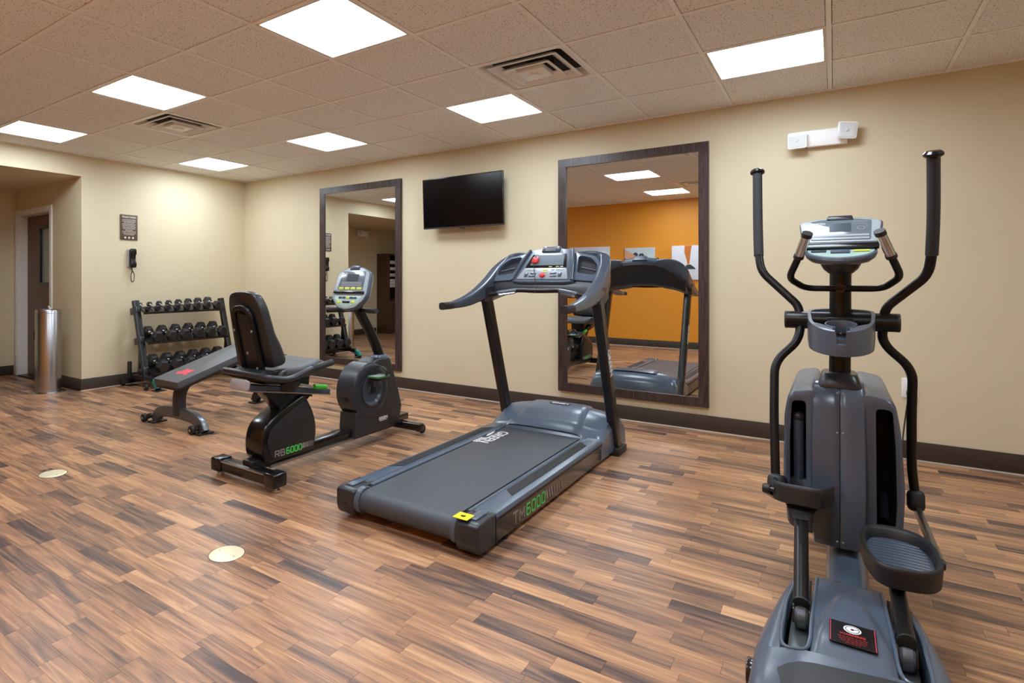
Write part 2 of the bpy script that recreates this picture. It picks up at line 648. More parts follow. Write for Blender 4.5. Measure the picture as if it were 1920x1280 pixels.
wallbox('wall_back', XL - 0.12, XR + 0.12, YB, YB + 0.12, 0, HC + 0.1)
wallbox('wall_left', XL - 0.12, XL, HY, YB, 0, HC + 0.1)
wallbox('wall_right', XR, XR + 0.12, YF, YB, 0, HC + 0.1)
wallbox('wall_front', XL, XR + 0.12, YF - 0.12, YF, 0, HC + 0.1, 'orange')
wallbox('wall_header', XL - 0.12, XL, YF - 0.12, HY, HS, HC + 0.1)
wallbox('wall_far', HX - 0.12, HX, -1.6, HY + 0.5, 0, HS + 0.2)
wallbox('wall_hall_end', HX, XL, -1.72, -1.6, 0, HS + 0.2)
wallbox('wall_hall_front', XL - 0.12, XL, -1.6, YF - 0.12, 0, HS + 0.2)
# hall door wall with its opening
DX0, DX1, DZ = -8.20, -7.25, 2.00
mb = MB()
mb.span(HX, DX0, HY, HY + 0.14, 0, HS + 0.2)
mb.span(DX1, XL - 0.12, HY, HY + 0.14, 0, HS + 0.2)
mb.span(DX0, DX1, HY, HY + 0.14, DZ, HS + 0.2)
structure(mb.build('wall_hall', 'wall'))
structure(MB().span(HX, XL - 0.12, -1.6, HY, HS, HS + 0.05).build('ceiling_hall', 'soffit'))
structure(MB().span(HX - 0.2, XL - 0.3, HY + 0.6, HY + 0.66, 0, HS).build('wall_beyond', 'wall'))

# ---------------------------------------------------------------- floor of printed walnut strips
floor = structure(MB().span(HX - 0.12, XR + 0.12, -1.72, YB + 0.12, -0.12, -0.0022).build('floor', 'slab'))

def project(X, Y, Z):
    s_, c_ = math.sin(0.6362), math.cos(0.6362)
    z = -s_ * X + c_ * Y
    r = c_ * X + s_ * Y
    if z < 0.05:
        return None
    return 761.5 + 1086.1 * r / z, 524.5 - 1086.1 * (Z - CAMH) / z, z

strips = []
PW = 0.0712
rng = random.Random(11)
y = YF
row = 0
while y < YB - 1e-4:
    y1 = min(y + PW, YB)
    x = (HX if y + PW < HY else XL) - rng.uniform(0, 0.35)
    x0lim = HX if y + PW < HY else XL
    while x < XR:
        L = rng.choice([0.26, 0.32, 0.36, 0.38, 0.44])
        a, b = max(x, x0lim), min(x + L, XR)
        if b - a > 0.01:
            tone = min(1.0, max(0.0, rng.gauss(0.56, 0.14)))
            if rng.random() < 0.11:
                tone = rng.uniform(0.10, 0.32)
            pr = project((a + b) / 2, (y + y1) / 2, 0)
            area = 0
            if pr and -60 < pr[0] < 1980 and 500 < pr[1] < 1330:
                area = 1.0 / pr[2] ** 3 * (b - a)
            strips.append((area, a, b, y, y1, tone, rng.random(), rng.random()))
        x += L
    y = y1
    row += 1
strips.sort(key=lambda t: -t[0])

def strip_geo(vs, fs, col, st):
    _, a, b, y0, y1, tone, q, r = st
    g, d = 0.0005, 0.0018
    n = len(vs)
    vs += [(a, y0, -d), (b, y0, -d), (b, y1, -d), (a, y1, -d), (a + g, y0 + g, 0), (b - g, y0 + g, 0), (b - g, y1 - g, 0), (a + g, y1 - g, 0)]
    fs += [(n + 4, n + 5, n + 6, n + 7), (n, n + 1, n + 5, n + 4), (n + 1, n + 2, n + 6, n + 5), (n + 2, n + 3, n + 7, n + 6), (n + 3, n, n + 4, n + 7)]
    col += [(tone, q, r, 1.0)] * 8

def strip_obj(name, sts):
    vs, fs, col = [], [], []
    for st in sts:
        strip_geo(vs, fs, col, st)
    me = bpy.data.meshes.new(name)
    me.from_pydata(vs, [], fs)
    at = me.attributes.new('plank_tone', 'FLOAT_COLOR', 'POINT')
    at.data.foreach_set('color', [c for q in col for c in q])
    me.materials.append(M['plank'])
    o = bpy.data.objects.new(name, me)
    COL.objects.link(o)
    o.parent = floor
    return o
for st in strips[:300]:
    strip_obj('floor_strip', [st])
rest = strip_obj('floor_strip_field', strips[300:])
rest['kind'] = 'stuff'

# ---------------------------------------------------------------- baseboards, caulk lines, trim
BH = 0.125
def trim(name, x0, x1, y0, y1, z0, z1, m, bev=0.002):
    return structure(MB().span(x0, x1, y0, y1, z0, z1, bev).build(name, m))
trim('baseboard_back', XL, XR, YB - 0.012, YB, 0.006, BH, 'base')
trim('baseboard_left', XL, XL + 0.012, HY, YB - 0.012, 0.006, BH, 'base')
trim('baseboard_front', XL, XR, YF, YF + 0.012, 0.006, BH, 'base')
trim('baseboard_right', XR - 0.012, XR, YF + 0.012, YB - 0.012, 0.006, BH, 'base')
trim('baseboard_hall', -7.19, XL + 0.012, HY - 0.012, HY, 0.006, BH, 'base')
trim('baseboard_far', HX, HX + 0.012, 0.06, HY - 0.02, 0.006, BH, 'base')
trim('trim_1', XL, XR, YB - 0.018, YB, 0, 0.008, 'caulk', 0)
trim('trim_2', XL, XL + 0.018, HY - 0.012, YB - 0.018, 0, 0.008, 'caulk', 0)
trim('trim_3', XL, XR, YF, YF + 0.018, 0, 0.008, 'caulk', 0)

# ---------------------------------------------------------------- suspended ceiling
ceiling = structure(MB().span(XL - 0.12, XR + 0.12, YF - 0.12, YB + 0.12, HC + 0.09, HC + 0.2).build('ceiling', 'tile'))
GX, GY, GS = -0.0223, 4.4069, 0.61
xs = [GX + GS * i for i in range(-10, 6)]
ys = [GY - GS * j for j in range(0, 8)]
lights = {(i, j) for i in (-10, -7, -4, -1) for j in (0, 3)} | {(2, 3), (-4, 6), (-1, 6)}
vents = {(-3, 1), (-8, 2), (-3, 5)}
BW = 0.012
def tile(x0, x1, y0, y1):
    me = MB()
    me.span(x0 + BW + 0.003, x1 - BW - 0.003, y0 + BW + 0.003, y1 - BW - 0.003, HC + 0.004, HC + 0.02)
    o = me.build('ceiling_tile', 'tile', ceiling)
    return o
xe = [XL] + xs + [XR]
ye = [YB] + ys + [YF]
for a in range(len(xe) - 1):
    for b in range(len(ye) - 1):
        i, j = a - 11, b - 1
        if (i, j) in lights or (i, j) in vents:
            continue
        tile(xe[a], xe[a + 1], ye[b + 1], ye[b])
for x in xs:
    MB().span(x - BW, x + BW, YF, YB, HC, HC + 0.03).build('grid_runner', 'grid', ceiling)
for yv in ys:
    mb = MB()
    for a in range(len(xe) - 1):
        mb.span(xe[a] + BW * 0.98, xe[a + 1] - BW * 0.98, yv - BW, yv + BW, HC + 0.0005, HC + 0.03)
    mb.build('grid_cross_tee', 'grid', ceiling)
for nm, a in (('trim_4', (XL, XR, YB - 0.022, YB, HC - 0.006, HC + 0.012)), ('trim_5', (XL, XL + 0.022, YF, YB - 0.022, HC - 0.006, HC + 0.012)),
              ('trim_6', (XL, XR, YF, YF + 0.022, HC - 0.006, HC + 0.012)), ('trim_7', (XR - 0.022, XR, YF + 0.022, YB - 0.022, HC - 0.006, HC + 0.012))):
    trim(nm, *a, 'grid', 0)

light_labels = {
    (-10, 0): 'square lit ceiling panel nearest the far left corner of the room',
    (-10, 3): 'lit ceiling panel above the hallway opening, cut by the left picture edge',
    (-7, 0): 'square lit ceiling panel above the tall narrow mirror',
    (-7, 3): 'lit ceiling panel touching the corner of the left air vent',
    (-4, 0): 'lit ceiling panel above the television, beside the right air vent',
    (-4, 3): 'largest nearest lit ceiling panel at the top of the picture',
    (-1, 0): 'lit ceiling panel above the emergency light, rightmost in the picture',
}
for (i, j) in sorted(lights):
    x0, y1 = GX + GS * i, GY - GS * j
    cx, cy = x0 + GS / 2, y1 - GS / 2
    l = light_labels.get((i, j))
    if l is None:
        col = {-10: 'far left', -7: 'left of centre', -4: 'centre', -1: 'right of centre', 2: 'far right'}[i]
        rw = {0: 'by the mirror wall', 3: 'in the middle of the room', 6: 'by the orange wall'}[j]
        l = 'square lit ceiling panel %s, %s column' % (rw, col)
    t = thing('ceiling_light', (cx, cy, HC), l, 'ceiling light', 'square ceiling light panels')
    h = GS / 2 - BW
    mb = MB()
    q = h - 0.016
    for sx in (-1, 1):
        mb.span(cx + sx * q, cx + sx * h, cy - h, cy + h, HC + 0.001, HC + 0.03, 0.002)
    for sy in (-1, 1):
        mb.span(cx - q, cx + q, cy + sy * q, cy + sy * h, HC + 0.001, HC + 0.03, 0.002)
    mb.span(cx - h, cx + h, cy - h, cy + h, HC + 0.030, HC + 0.034)
    mb.build('frame', 'white_metal', t)
    MB().span(cx - q + 0.001, cx + q - 0.001, cy - q + 0.001, cy + q - 0.001, HC + 0.022, HC + 0.027).build('diffuser', 'panel_light', t)

def make_vent(i, j, label):
    x0, y1 = GX + GS * i, GY - GS * j
    cx, cy = x0 + GS / 2, y1 - GS / 2
    t = thing('ceiling_vent', (cx, cy, HC), label, 'air vent', 'square ceiling air vents')
    h = GS / 2 - BW + 0.004
    def ring(a, z):
        return [(cx - a, cy - a, z), (cx + a, cy - a, z), (cx + a, cy + a, z), (cx - a, cy + a, z)]
    def rr(a, z, rad):
        return [(cx + p[0], cy + p[1], z) for p in rect_poly(2 * a, 2 * a, rad, 4)]
    MB().loft([rr(h, HC + 0.001, 0.002), rr(0.272, HC + 0.001, 0.03), rr(0.264, HC + 0.012, 0.03), rr(0.245, HC + 0.050, 0.03), rr(0.235, HC + 0.052, 0.03)], caps=False).build('frame', 'cream_metal', t)
    MB().span(cx - 0.24, cx + 0.24, cy - 0.24, cy + 0.24, HC + 0.053, HC + 0.06).build('duct', 'void', t)
    for a, z, s in ((0.232, HC - 0.004, 0.060), (0.160, HC - 0.014, 0.055)):
        # one flared louvre: outer lip low, sloping up and inwards
        MB().loft([rr(a, z, 0.004), rr(a - 0.014, z - 0.002, 0.004), rr(a - s, z + 0.030, 0.004), rr(a - s + 0.004, z + 0.036, 0.004), rr(a - 0.006, z + 0.008, 0.004)], caps=False, closed=True).build('louvre', 'cream_metal', t)
    mb = MB()
    mb.loft([rr(0.085, HC + 0.012, 0.003), rr(0.092, HC - 0.018, 0.003), rr(0.088, HC - 0.021, 0.003)], caps=True)
    mb.lathe([(0, 0), (0.045, 0), (0.04, -0.012), (0, -0.012)], (cx, cy, HC - 0.0205), (0, 0, 1), 24)
    mb.build('louvre_plate', 'cream_metal', t)
    for sx, sy in ((1, 0), (-1, 0), (0, 1), (0, -1)):
        MB().cyl((cx + sx * 0.12, cy + sy * 0.12, HC + 0.02), (cx + sx * 0.12, cy + sy * 0.12, HC + 0.08), 0.004, n=8).build('hanger', 'void', t)
make_vent(-3, 1, 'square louvred ceiling vent near the front centre, above the television')
make_vent(-8, 2, 'square louvred ceiling vent further back, near the left wall')
make_vent(-3, 5, 'square louvred ceiling vent seen only as a reflection in the right mirror')

# ---------------------------------------------------------------- hall door
t = structure(thing('door_1', (-7.72, HY + 0.07, 0), '', ''))
del t['label'], t['category']
mb = MB()
c0, c1, ct = DX0 - 0.055, DX1 + 0.055, DZ + 0.05
mb.span(c0, DX0 + 0.012, HY - 0.014, HY, 0, ct, 0.004)
mb.span(DX1 - 0.012, c1, HY - 0.014, HY, 0, ct, 0.004)
mb.span(DX0 + 0.012, DX1 - 0.012, HY - 0.014, HY, DZ - 0.012, ct, 0.004)
mb.build('casing', 'door_white', t)
mb = MB()
mb.span(DX0, DX0 + 0.02, HY, HY + 0.16, 0, DZ)
mb.span(DX1 - 0.02, DX1, HY, HY + 0.16, 0, DZ)
mb.span(DX0 + 0.02, DX1 - 0.02, HY, HY + 0.16, DZ - 0.02, DZ)
mb.build('jamb', 'door_white', t)
YD0, YD1 = HY + 0.11, HY + 0.155
WX0, WX1, WZ0, WZ1 = -7.80, -7.36, 1.14, 1.83
mb = MB()
mb.span(DX0 + 0.022, WX0, YD0, YD1, 0.01, DZ - 0.022)
mb.span(WX1, DX1 - 0.022, YD0, YD1, 0.01, DZ - 0.022)
mb.span(WX0, WX1, YD0, YD1, 0.01, WZ0)
mb.span(WX0, WX1, YD0, YD1, WZ1, DZ - 0.022)
slab = mb.build('door_slab', 'door_brown', t)
mb = MB()
for a, b in ((WX0 - 0.02, WX0 + 0.02), (WX1 - 0.02, WX1 + 0.02)):
    mb.span(a, b, YD0 - 0.012, YD0 + 0.01, WZ0 - 0.02, WZ1 + 0.02, 0.003)
mb.span(WX0 + 0.02, WX1 - 0.02, YD0 - 0.012, YD0 + 0.01, WZ0 - 0.02, WZ0 + 0.02, 0.003)
mb.span(WX0 + 0.02, WX1 - 0.02, YD0 - 0.012, YD0 + 0.01, WZ1 - 0.02, WZ1 + 0.02, 0.003)
mb.build('window_bead', 'black_paint', t)
MB().span(WX0, WX1, YD0 + 0.012, YD0 + 0.018, WZ0, WZ1).build('window_pane', 'door_glass', t)
MB().span(DX0 + 0.02, DX1 - 0.02, HY, HY + 0.16, 0, 0.008).build('threshold', 'black_paint', t)

# ================================================================== THINGS ON THE WALLS
def make_mirror(x0, x1, z0, z1, label, yaw=0.0, lean=0.0):
    t = thing('wall_mirror', ((x0 + x1) / 2, YB, z0), label, 'mirror', 'framed wall mirrors')
    fw, th = 0.072, 0.034
    def bar(a):   # mitred frame bars
        return MB().loft([[(p[0], YB - th, p[1]) for p in a], [(p[0], YB - 0.001, p[1]) for p in a]])
    O = [(x0, z0), (x1, z0), (x1, z1), (x0, z1)]
    I = [(x0 + fw, z0 + fw), (x1 - fw, z0 + fw), (x1 - fw, z1 - fw), (x0 + fw, z1 - fw)]
    for k in range(4):
        bar([O[k], O[(k + 1) % 4], I[(k + 1) % 4], I[k]]).build('frame_bar', 'frame', t)
    # the glass sits a few millimetres out of true in its frame
    ga = [(x0 + fw - 0.01, z0 + fw - 0.01), (x1 - fw + 0.01, z0 + fw - 0.01), (x1 - fw + 0.01, z1 - fw + 0.01), (x0 + fw - 0.01, z1 - fw + 0.01)]
    mx_, mz_ = (x0 + x1) / 2, (z0 + z1) / 2
    MB().loft([[(p[0], YB - 0.018 + d - yaw * (p[0] - mx_) - lean * (p[1] - mz_), p[1]) for p in ga] for d in (0.0, 0.006)]).build('mirror_glass', 'mirror', t)
make_mirror(-5.027, -3.799, 0.192, 2.296, 'tall dark-framed wall mirror left of the television, behind the exercise bike')
make_mirror(-2.010, -0.787, 0.190, 2.274, 'tall dark-framed wall mirror right of the television, reflecting the orange wall', 0.007, 0.0024)

# television
t = thing('television', (-2.985, YB, 1.97), 'black flat screen television mounted on the wall between two mirrors', 'television')
tl = R(2.6)
q = Matrix.Rotation(tl, 3, 'X')
C0 = Vector((-2.961, 4.925, 1.9655))
xd, yd = Vector((1, 0, 0)), (q @ Vector((0, 0, 1)))
yd = Vector((0, -math.sin(tl), math.cos(tl)))
nd = xd.cross(yd)             # faces the room (-Y)
MB().plate(C0 - nd * 0.012, xd, yd, 0.917, 0.511, 0.03, 0.004).build('casing', 'black_gloss', t)
MB().plate(C0 + nd * 0.0045 + yd * 0.006, xd, yd, 0.898, 0.482, 0.002).build('screen', mat('tv_screen', (6, 6, 7), 0.16, spec=0.35), t)
mb = MB()
mb.plate(C0 + nd * 0.0055 - yd * 0.248, xd, yd, 0.915, 0.006, 0.003)
mb.build('bezel_trim', mat('tv_trim', (92, 88, 86), 0.3, metal=0.6), t)
mb = MB()
mb.plate(C0 - yd * 0.262 + nd * 0.0 - xd * 0.0, xd, yd, 0.06, 0.014, 0.014, 0.003)
mb.build('sensor', 'black_matte', t)
mb = MB()
mb.span(-3.19, -2.78, YB - 0.025, YB, 1.86, 2.06, 0.003)
mb.span(-3.10, -3.06, YB - 0.135, YB - 0.02, 1.80, 2.12, 0.003)
mb.span(-2.87, -2.83, YB - 0.135, YB - 0.02, 1.80, 2.12, 0.003)
mb.build('wall_bracket', 'black_paint', t)

# emergency lights
def make_emergency(name, org, xd, nd, W, H, label, heads, group):
    xd, nd, up = Vector(xd), Vector(nd), Vector((0, 0, 1))
    o = Vector(org)
    t = thing(name, o, label, 'emergency light', group)
    MB().plate(o + nd * 0.028, xd, up, W, H, 0.056, 0.006).build('housing', 'white', t)
    mb = MB()
    mb.plate(o + nd * 0.029 - up * (H / 2 + 0.001) - xd * (W * 0.28), xd, nd, 0.012, 0.012, 0.003)
    mb.build('test_button', 'black_matte', t)
    for (dx, dz, yaw, roll) in heads:
        qq = Matrix.Rotation(yaw, 3, 'Z')
        hx = (qq @ xd)
        hn = (qq @ nd)
        hx2 = hx * math.cos(roll) + up * math.sin(roll)
        hy2 = hx2.cross(hn) * -1
        c = o + xd * dx + up * dz + nd * 0.085
        def ring(a, d, r):
            return [c + hx2 * p[0] + hy2 * p[1] + hn * d for p in rect_poly(2 * a, 2 * a, r, 4)]
        hd = MB().loft([ring(0.02, -0.05, 0.008), ring(0.035, -0.03, 0.012), ring(0.055, 0.0, 0.014), ring(0.057, 0.014, 0.014), ring(0.05, 0.016, 0.012)], caps=True).build('lamp_head', 'white', t)
        lensm = MB()
        lensm.loft([ring(0.05, 0.0165, 0.012), ring(0.045, 0.019, 0.012), ring(0.012, 0.012, 0.005), ring(0.006, 0.022, 0.003)], caps=True)
        lensm.build('lens', 'lens', hd)
make_emergency('emergency_light', (-0.075, YB, 2.192), (1, 0, 0), (0, -1, 0), 0.30, 0.115,
               'white twin-head emergency light high on the tan wall above the elliptical', [(-0.135, -0.01, R(-6), R(0)), (0.145, 0.022, R(14), R(-7))], 'emergency lights')
make_emergency('emergency_light', (HX, 0.55, 2.19), (0, 1, 0), (1, 0, 0), 0.30, 0.12,
               'white emergency light in the hallway, seen only in the left mirror', [(-0.15, 0.0, R(-12), R(4)), (0.15, 0.0, R(10), R(-4))], 'emergency lights')

# outlet with plug and cord
t = thing('wall_outlet', (0.405, YB, 0.47), 'white double wall outlet low on the tan wall behind the elliptical', 'outlet')
MB().plate((0.405, YB - 0.003, 0.474), (1, 0, 0), (0, 0, 1), 0.085, 0.13, 0.006, 0.002, r=0.006).build('cover_plate', 'white', t)
for z in (0.505, 0.443):
    f = MB().plate((0.405, YB - 0.0072, z), (1, 0, 0), (0, 0, 1), 0.034, 0.036, 0.004, 0.001, r=0.012).build('receptacle', 'white', t)
    mb = MB()
    for dx in (-0.007, 0.007):
        mb.plate((0.405 + dx, YB - 0.0093, z + 0.004), (1, 0, 0), (0, 0, 1), 0.003, 0.009, 0.001)
    mb.cyl((0.405, YB - 0.0088, z - 0.009), (0.405, YB - 0.0098, z - 0.009), 0.003, n=10)
    mb.build('slot', 'black_matte', f)
t = thing('power_cord', (0.405, YB - 0.03, 0.0), 'thin black power cord hanging from the wall outlet to the elliptical', 'cord')
MB().tube(smooth_path([(0.402, YB - 0.045, 0.436), (0.39, YB - 0.06, 0.40), (0.365, YB - 0.1, 0.2), (0.345, YB - 0.2, 0.04), (0.33, YB - 0.4, 0.006), (0.25, 4.2, 0.006), (0.16, 3.6, 0.006), (0.08, 3.27, 0.012)], 6), 0.0045, 8).build('cord', 'black_matte', t)
MB().loft([[(0.402 + p[0] * k, yy, 0.441 + p[1] * k) for p in rect_poly(0.032, 0.036, 0.008, 4)] for yy, k in ((YB - 0.011, 1), (YB - 0.03, 1), (YB - 0.05, 0.5))]).build('plug', 'black_matte', t)

# rules sign
t = thing('wall_sign', (XL, 3.445, 1.79), 'brown fitness rules sign with cream lettering on the left wall', 'sign')
sx, sy, sn = (0, 1, 0), (0, 0, 1), (1, 0, 0)
MB().plate((XL + 0.006, 3.445, 1.79), sx, sy, 0.20, 0.285, 0.012, 0.002).build('plaque', 'sign_brown', t)
xs_ = XL + 0.0125
text('heading', 'Fitness Center', 0.027, (xs_, 3.445, 1.906), sx, sy, 'cream_ink', t, bold=0.0006)
rl = random.Random(3)
mb = MB()
zz = 1.874
for k in range(11):
    wd = [0.15, 0.155, 0.12, 0.16, 0.15, 0.16, 0.14, 0.09, 0.16, 0.15, 0.12, 0.16, 0.1][k]
    x = -wd / 2
    while x < wd / 2:
        l = rl.uniform(0.008, 0.022)
        l = min(l, wd / 2 - x)
        if l > 0.004:
            mb.plate((xs_, 3.445 + x + l / 2, zz), sx, sy, l, 0.0056, 0.0008)
        x += l + 0.004
    zz -= 0.0168
mb.build('rule_lettering', 'cream_ink', t)['kind'] = 'stuff'
for dy in (-0.045, 0.0, 0.045):
    MB().cyl((xs_ - 0.0005, 3.445 + dy, 1.671), (xs_ + 0.0006, 3.445 + dy, 1.671), 0.0115, n=20).build('round_icon', 'cream_ink', t)

# wall phone
t = thing('wall_phone', (XL, 3.47, 1.44), 'black wall telephone with hanging coiled cord below the brown sign', 'phone')
MB().plate((XL + 0.013, 3.462, 1.438), sx, sy, 0.078, 0.205, 0.026, 0.006, r=0.012).build('base_plate', 'light_grey', t)
def hring(dx, y, w, z):
    return None
prof = [(1.545, 0.030, 0.058), (1.53, 0.034, 0.07), (1.49, 0.036, 0.072), (1.47, 0.030, 0.058), (1.40, 0.030, 0.055), (1.385, 0.036, 0.07), (1.345, 0.034, 0.07), (1.33, 0.028, 0.058)]
MB().loft([[(XL + 0.03 + p[0], 3.475 + p[1], z) for p in rect_poly(0.03 if d > 0.031 else 0.024, wd, 0.012, 4, cx=d * 0.5)] for z, d, wd in prof]).build('handset', 'black_gloss', t)
MB().plate((XL + 0.03, 3.475, 1.438), sx, sy, 0.076, 0.20, 0.012, 0.005, r=0.012).build('cradle', 'black_matte', t)
cl = smooth_path([(XL + 0.028, 3.470, 1.34), (XL + 0.028, 3.468, 1.31), (XL + 0.028, 3.474, 1.285), (XL + 0.03, 3.458, 1.25), (XL + 0.03, 3.460, 1.19), (XL + 0.03, 3.476, 1.165), (XL + 0.03, 3.492, 1.19), (XL + 0.03, 3.494, 1.25), (XL + 0.03, 3.478, 1.288)], 10)
pts = []
for k, p in enumerate(cl):
    a = k * 2.1
    pts.append(p + Vector((0.003 * math.cos(a), 0.003 * math.sin(a), 0)))
MB().tube(pts, 0.0042, 6).build('coiled_cord', 'black_matte', t)

# canvases on the orange wall (seen in the mirror)
def canvas(x0, x1, z0, z1, label):
    t = thing('canvas_print', ((x0 + x1) / 2, YF, z0), label, 'wall art', 'canvas prints on the orange wall')
    MB().span(x0, x1, YF + 0.002, YF + 0.035, z0, z1, 0.003).build('stretched_canvas', 'canvas', t)
    return t
AX, AZ = (-1, 0, 0), (0, 0, 1)        # the canvas faces +Y
ya = YF + 0.0356
t = canvas(-4.06, -3.32, 1.165, 1.765, 'white canvas with a thin grey heart outline, reflected in the right mirror')
hp = []
for k in range(60):
    a = 2 * math.pi * k / 60
    hp.append((-3.698 + 0.0052 * 16 * math.sin(a) ** 3, ya, 1.545 + 0.0052 * (13 * math.cos(a) - 5 * math.cos(2 * a) - 2 * math.cos(3 * a) - math.cos(4 * a))))
MB().tube(hp, 0.005, 6, closed=True).build('heart_line', 'art_line', t)
t = canvas(-3.055, -2.555, 1.165, 1.722, 'canvas photo of a hand reaching for dumbbells, reflected in the right mirror')
MB().span(-3.053, -2.557, ya - 0.0006, ya, 1.167, 1.720).build('photo_ground', 'art_sky', t)
MB().prism([(-3.05, 1.69), (-3.05, 1.55), (-2.91, 1.48), (-2.81, 1.44), (-2.75, 1.46), (-2.77, 1.52), (-2.85, 1.57), (-2.95, 1.64)], 'y', ya, ya + 0.001).build('printed_arm', 'art_skin', t)
mb = MB()
for cx_, cz_, r_ in ((-2.72, 1.60, 0.045), (-2.62, 1.575, 0.055), (-2.86, 1.45, 0.07), (-2.50, 1.49, 0.05), (-2.75, 1.36, 0.08), (-2.55, 1.35, 0.075)):
    cx_ -= 0.15
    mb.prism([(cx_ + r_ * math.cos(R(60 * k + 10)), cz_ + r_ * math.sin(R(60 * k + 10))) for k in range(6)], 'y', ya, ya + 0.0008)
mb.build('printed_dumbbells', 'art_dark', t)
t = canvas(-2.28, -1.68, 1.165, 1.735, 'white canvas of running legs in trainers, reflected at the right mirror edge')
MB().prism([(-2.08, 1.733), (-1.97, 1.733), (-1.99, 1.60), (-2.00, 1.50), (-2.01, 1.42), (-2.04, 1.42), (-2.05, 1.50), (-2.085, 1.62)], 'y', ya, ya + 0.001).build('printed_leg', 'art_orange', t)
MB().prism([(-2.06, 1.41), (-1.99, 1.42), (-1.93, 1.37), (-1.91, 1.34), (-2.07, 1.34)], 'y', ya, ya + 0.001).build('printed_shoe', 'art_dark', t)

# hallway cabinet with rolled towels (seen in the mirror)
t = thing('towel_cabinet', (-8.05, -0.5, 0), 'tall dark brown cabinet with open towel shelves, reflected in the left mirror', 'cabinet')
mb = MB()
CX0, CX1, CY0, CY1, CZ = HX, -7.90, -1.05, 0.03, 1.77
mb.span(CX0, CX1, CY1 - 0.02, CY1, 0, CZ, 0.002)
mb.span(CX0, CX1, CY0, CY0 + 0.02, 0, CZ, 0.002)
mb.span(CX0, CX0 + 0.02, CY0 + 0.02, CY1 - 0.02, 0, CZ, 0)
mb.span(CX0 + 0.02, CX1, CY0 + 0.02, CY1 - 0.02, CZ - 0.03, CZ, 0.002)
mb.span(CX0 + 0.02, CX1 - 0.02, CY0 + 0.02, CY1 - 0.02, 0.0, 0.08, 0)
mb.build('carcass', 'cabinet', t)
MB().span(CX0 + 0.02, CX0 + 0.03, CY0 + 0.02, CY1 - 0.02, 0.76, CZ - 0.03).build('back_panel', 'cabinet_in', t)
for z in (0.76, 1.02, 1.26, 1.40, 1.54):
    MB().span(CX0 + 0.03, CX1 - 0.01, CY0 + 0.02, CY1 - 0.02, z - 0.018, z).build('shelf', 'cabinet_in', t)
for a, b in ((CY0 + 0.022, (CY0 + CY1) / 2 - 0.002), ((CY0 + CY1) / 2 + 0.002, CY1 - 0.022)):
    MB().span(CX1 - 0.02, CX1, a, b, 0.085, 0.735, 0.002).build('door', 'cabinet', t)
k = 0
names = ['lowest', 'second', 'third', 'top']
for z, hgt in ((1.02, 0.19), (1.26, 0.075), (1.40, 0.075), (1.54, 0.08)):
    c = Vector((CX1 - 0.16, CY1 - 0.235, z))
    tw = thing('folded_towel', c, 'white folded towels on the %s towel shelf of the dark cabinet' % names[k], 'towel', 'folded towels in the hall cabinet')
    n = 3 if hgt > 0.1 else 1
    for i in range(n):
        hh = hgt / n
        MB().box((c.x, c.y, z + hh * (i + 0.5) + 0.0005), (0.28, 0.36, hh - 0.002), 0.02, 3).build('towel_fold', 'towel', tw)
    k += 1

# brass floor plates
for (x, y), l in (((-3.857, 1.572), 'round brass floor outlet cover farther left on the wood floor'), ((-2.123, 1.561), 'round brass floor outlet cover nearer the treadmill on the wood floor')):
    t = thing('floor_outlet_cover', (x, y, 0), l, 'floor plate', 'round floor outlet covers')
    MB().lathe([(0, 0.004), (0.066, 0.004), (0.071, 0.0032), (0.075, 0.0005), (0.075, 0)], (x, y, 0), n=48).build('plate', 'brass', t)
    MB().lathe([(0.0775, 0.0), (0.0775, 0.001), (0.075, 0.001), (0.075, 0.0)], (x, y, 0), n=48).build('rim_seal', 'base', t)
    for sgn in (-1, 1):
        MB().cyl((x + sgn * 0.05, y, 0.003), (x + sgn * 0.05, y, 0.0046), 0.004, n=12).build('screw', 'chrome', t)

# stainless wipe dispenser bin
bx, by = -6.735, 2.70
t = thing('wipe_dispenser', (bx, by, 0), 'brushed stainless cylindrical wipe dispenser bin beside the hallway corner', 'bin')
BR, BHt = 0.122, 0.875
MB().lathe([(0, 0.008), (BR, 0.008), (BR, BHt - 0.012), (BR - 0.004, BHt - 0.004), (BR - 0.012, BHt), (BR - 0.02, BHt), (BR - 0.02, BHt - 0.008), (0.03, BHt - 0.008), (0.02, BHt - 0.02), (0, BHt - 0.02)], (bx, by, 0), n=56).build('body', 'steel', t)
MB().lathe([(0, 0), (0.165, 0), (0.165, 0.005), (0.158, 0.008), (0, 0.008)], (bx, by, 0), n=48).build('base_plate', 'steel', t)
MB().lathe([(BR + 0.0005, 0), (BR + 0.0012, 0.001), (BR + 0.0012, 0.004), (BR + 0.0005, 0.005)], (bx, by, 0.835), n=56).build('lid_seam', 'alu', t)
vdir = Vector((-0.55, -0.84, 0)).normalized()
pc = Vector((bx, by, 0.60)) + vdir * (BR + 0.001)
ld = Vector((-vdir.y, vdir.x, 0))
MB().outline([(-0.03 + 0.058 * math.sin(math.pi * k / 12) ** 0.8, 0.07 * math.cos(math.pi * k / 12)) for k in range(13)], pc, ld, (0, 0, 1), 0.012, 0.003).build('pull_handle', 'black_matte', t)
MB().loft([[(bx + 0.02 + q[0] * k, by + dy + q[1] * k, z) for q in rect_poly(0.05, 0.012, 0.004, 3)] for z, k, dy in ((BHt - 0.012, 0.5, 0), (BHt + 0.012, 0.9, 0.004), (BHt + 0.032, 0.6, -0.006), (BHt + 0.04, 0.3, -0.01))]).build('wipe', 'tissue', t)

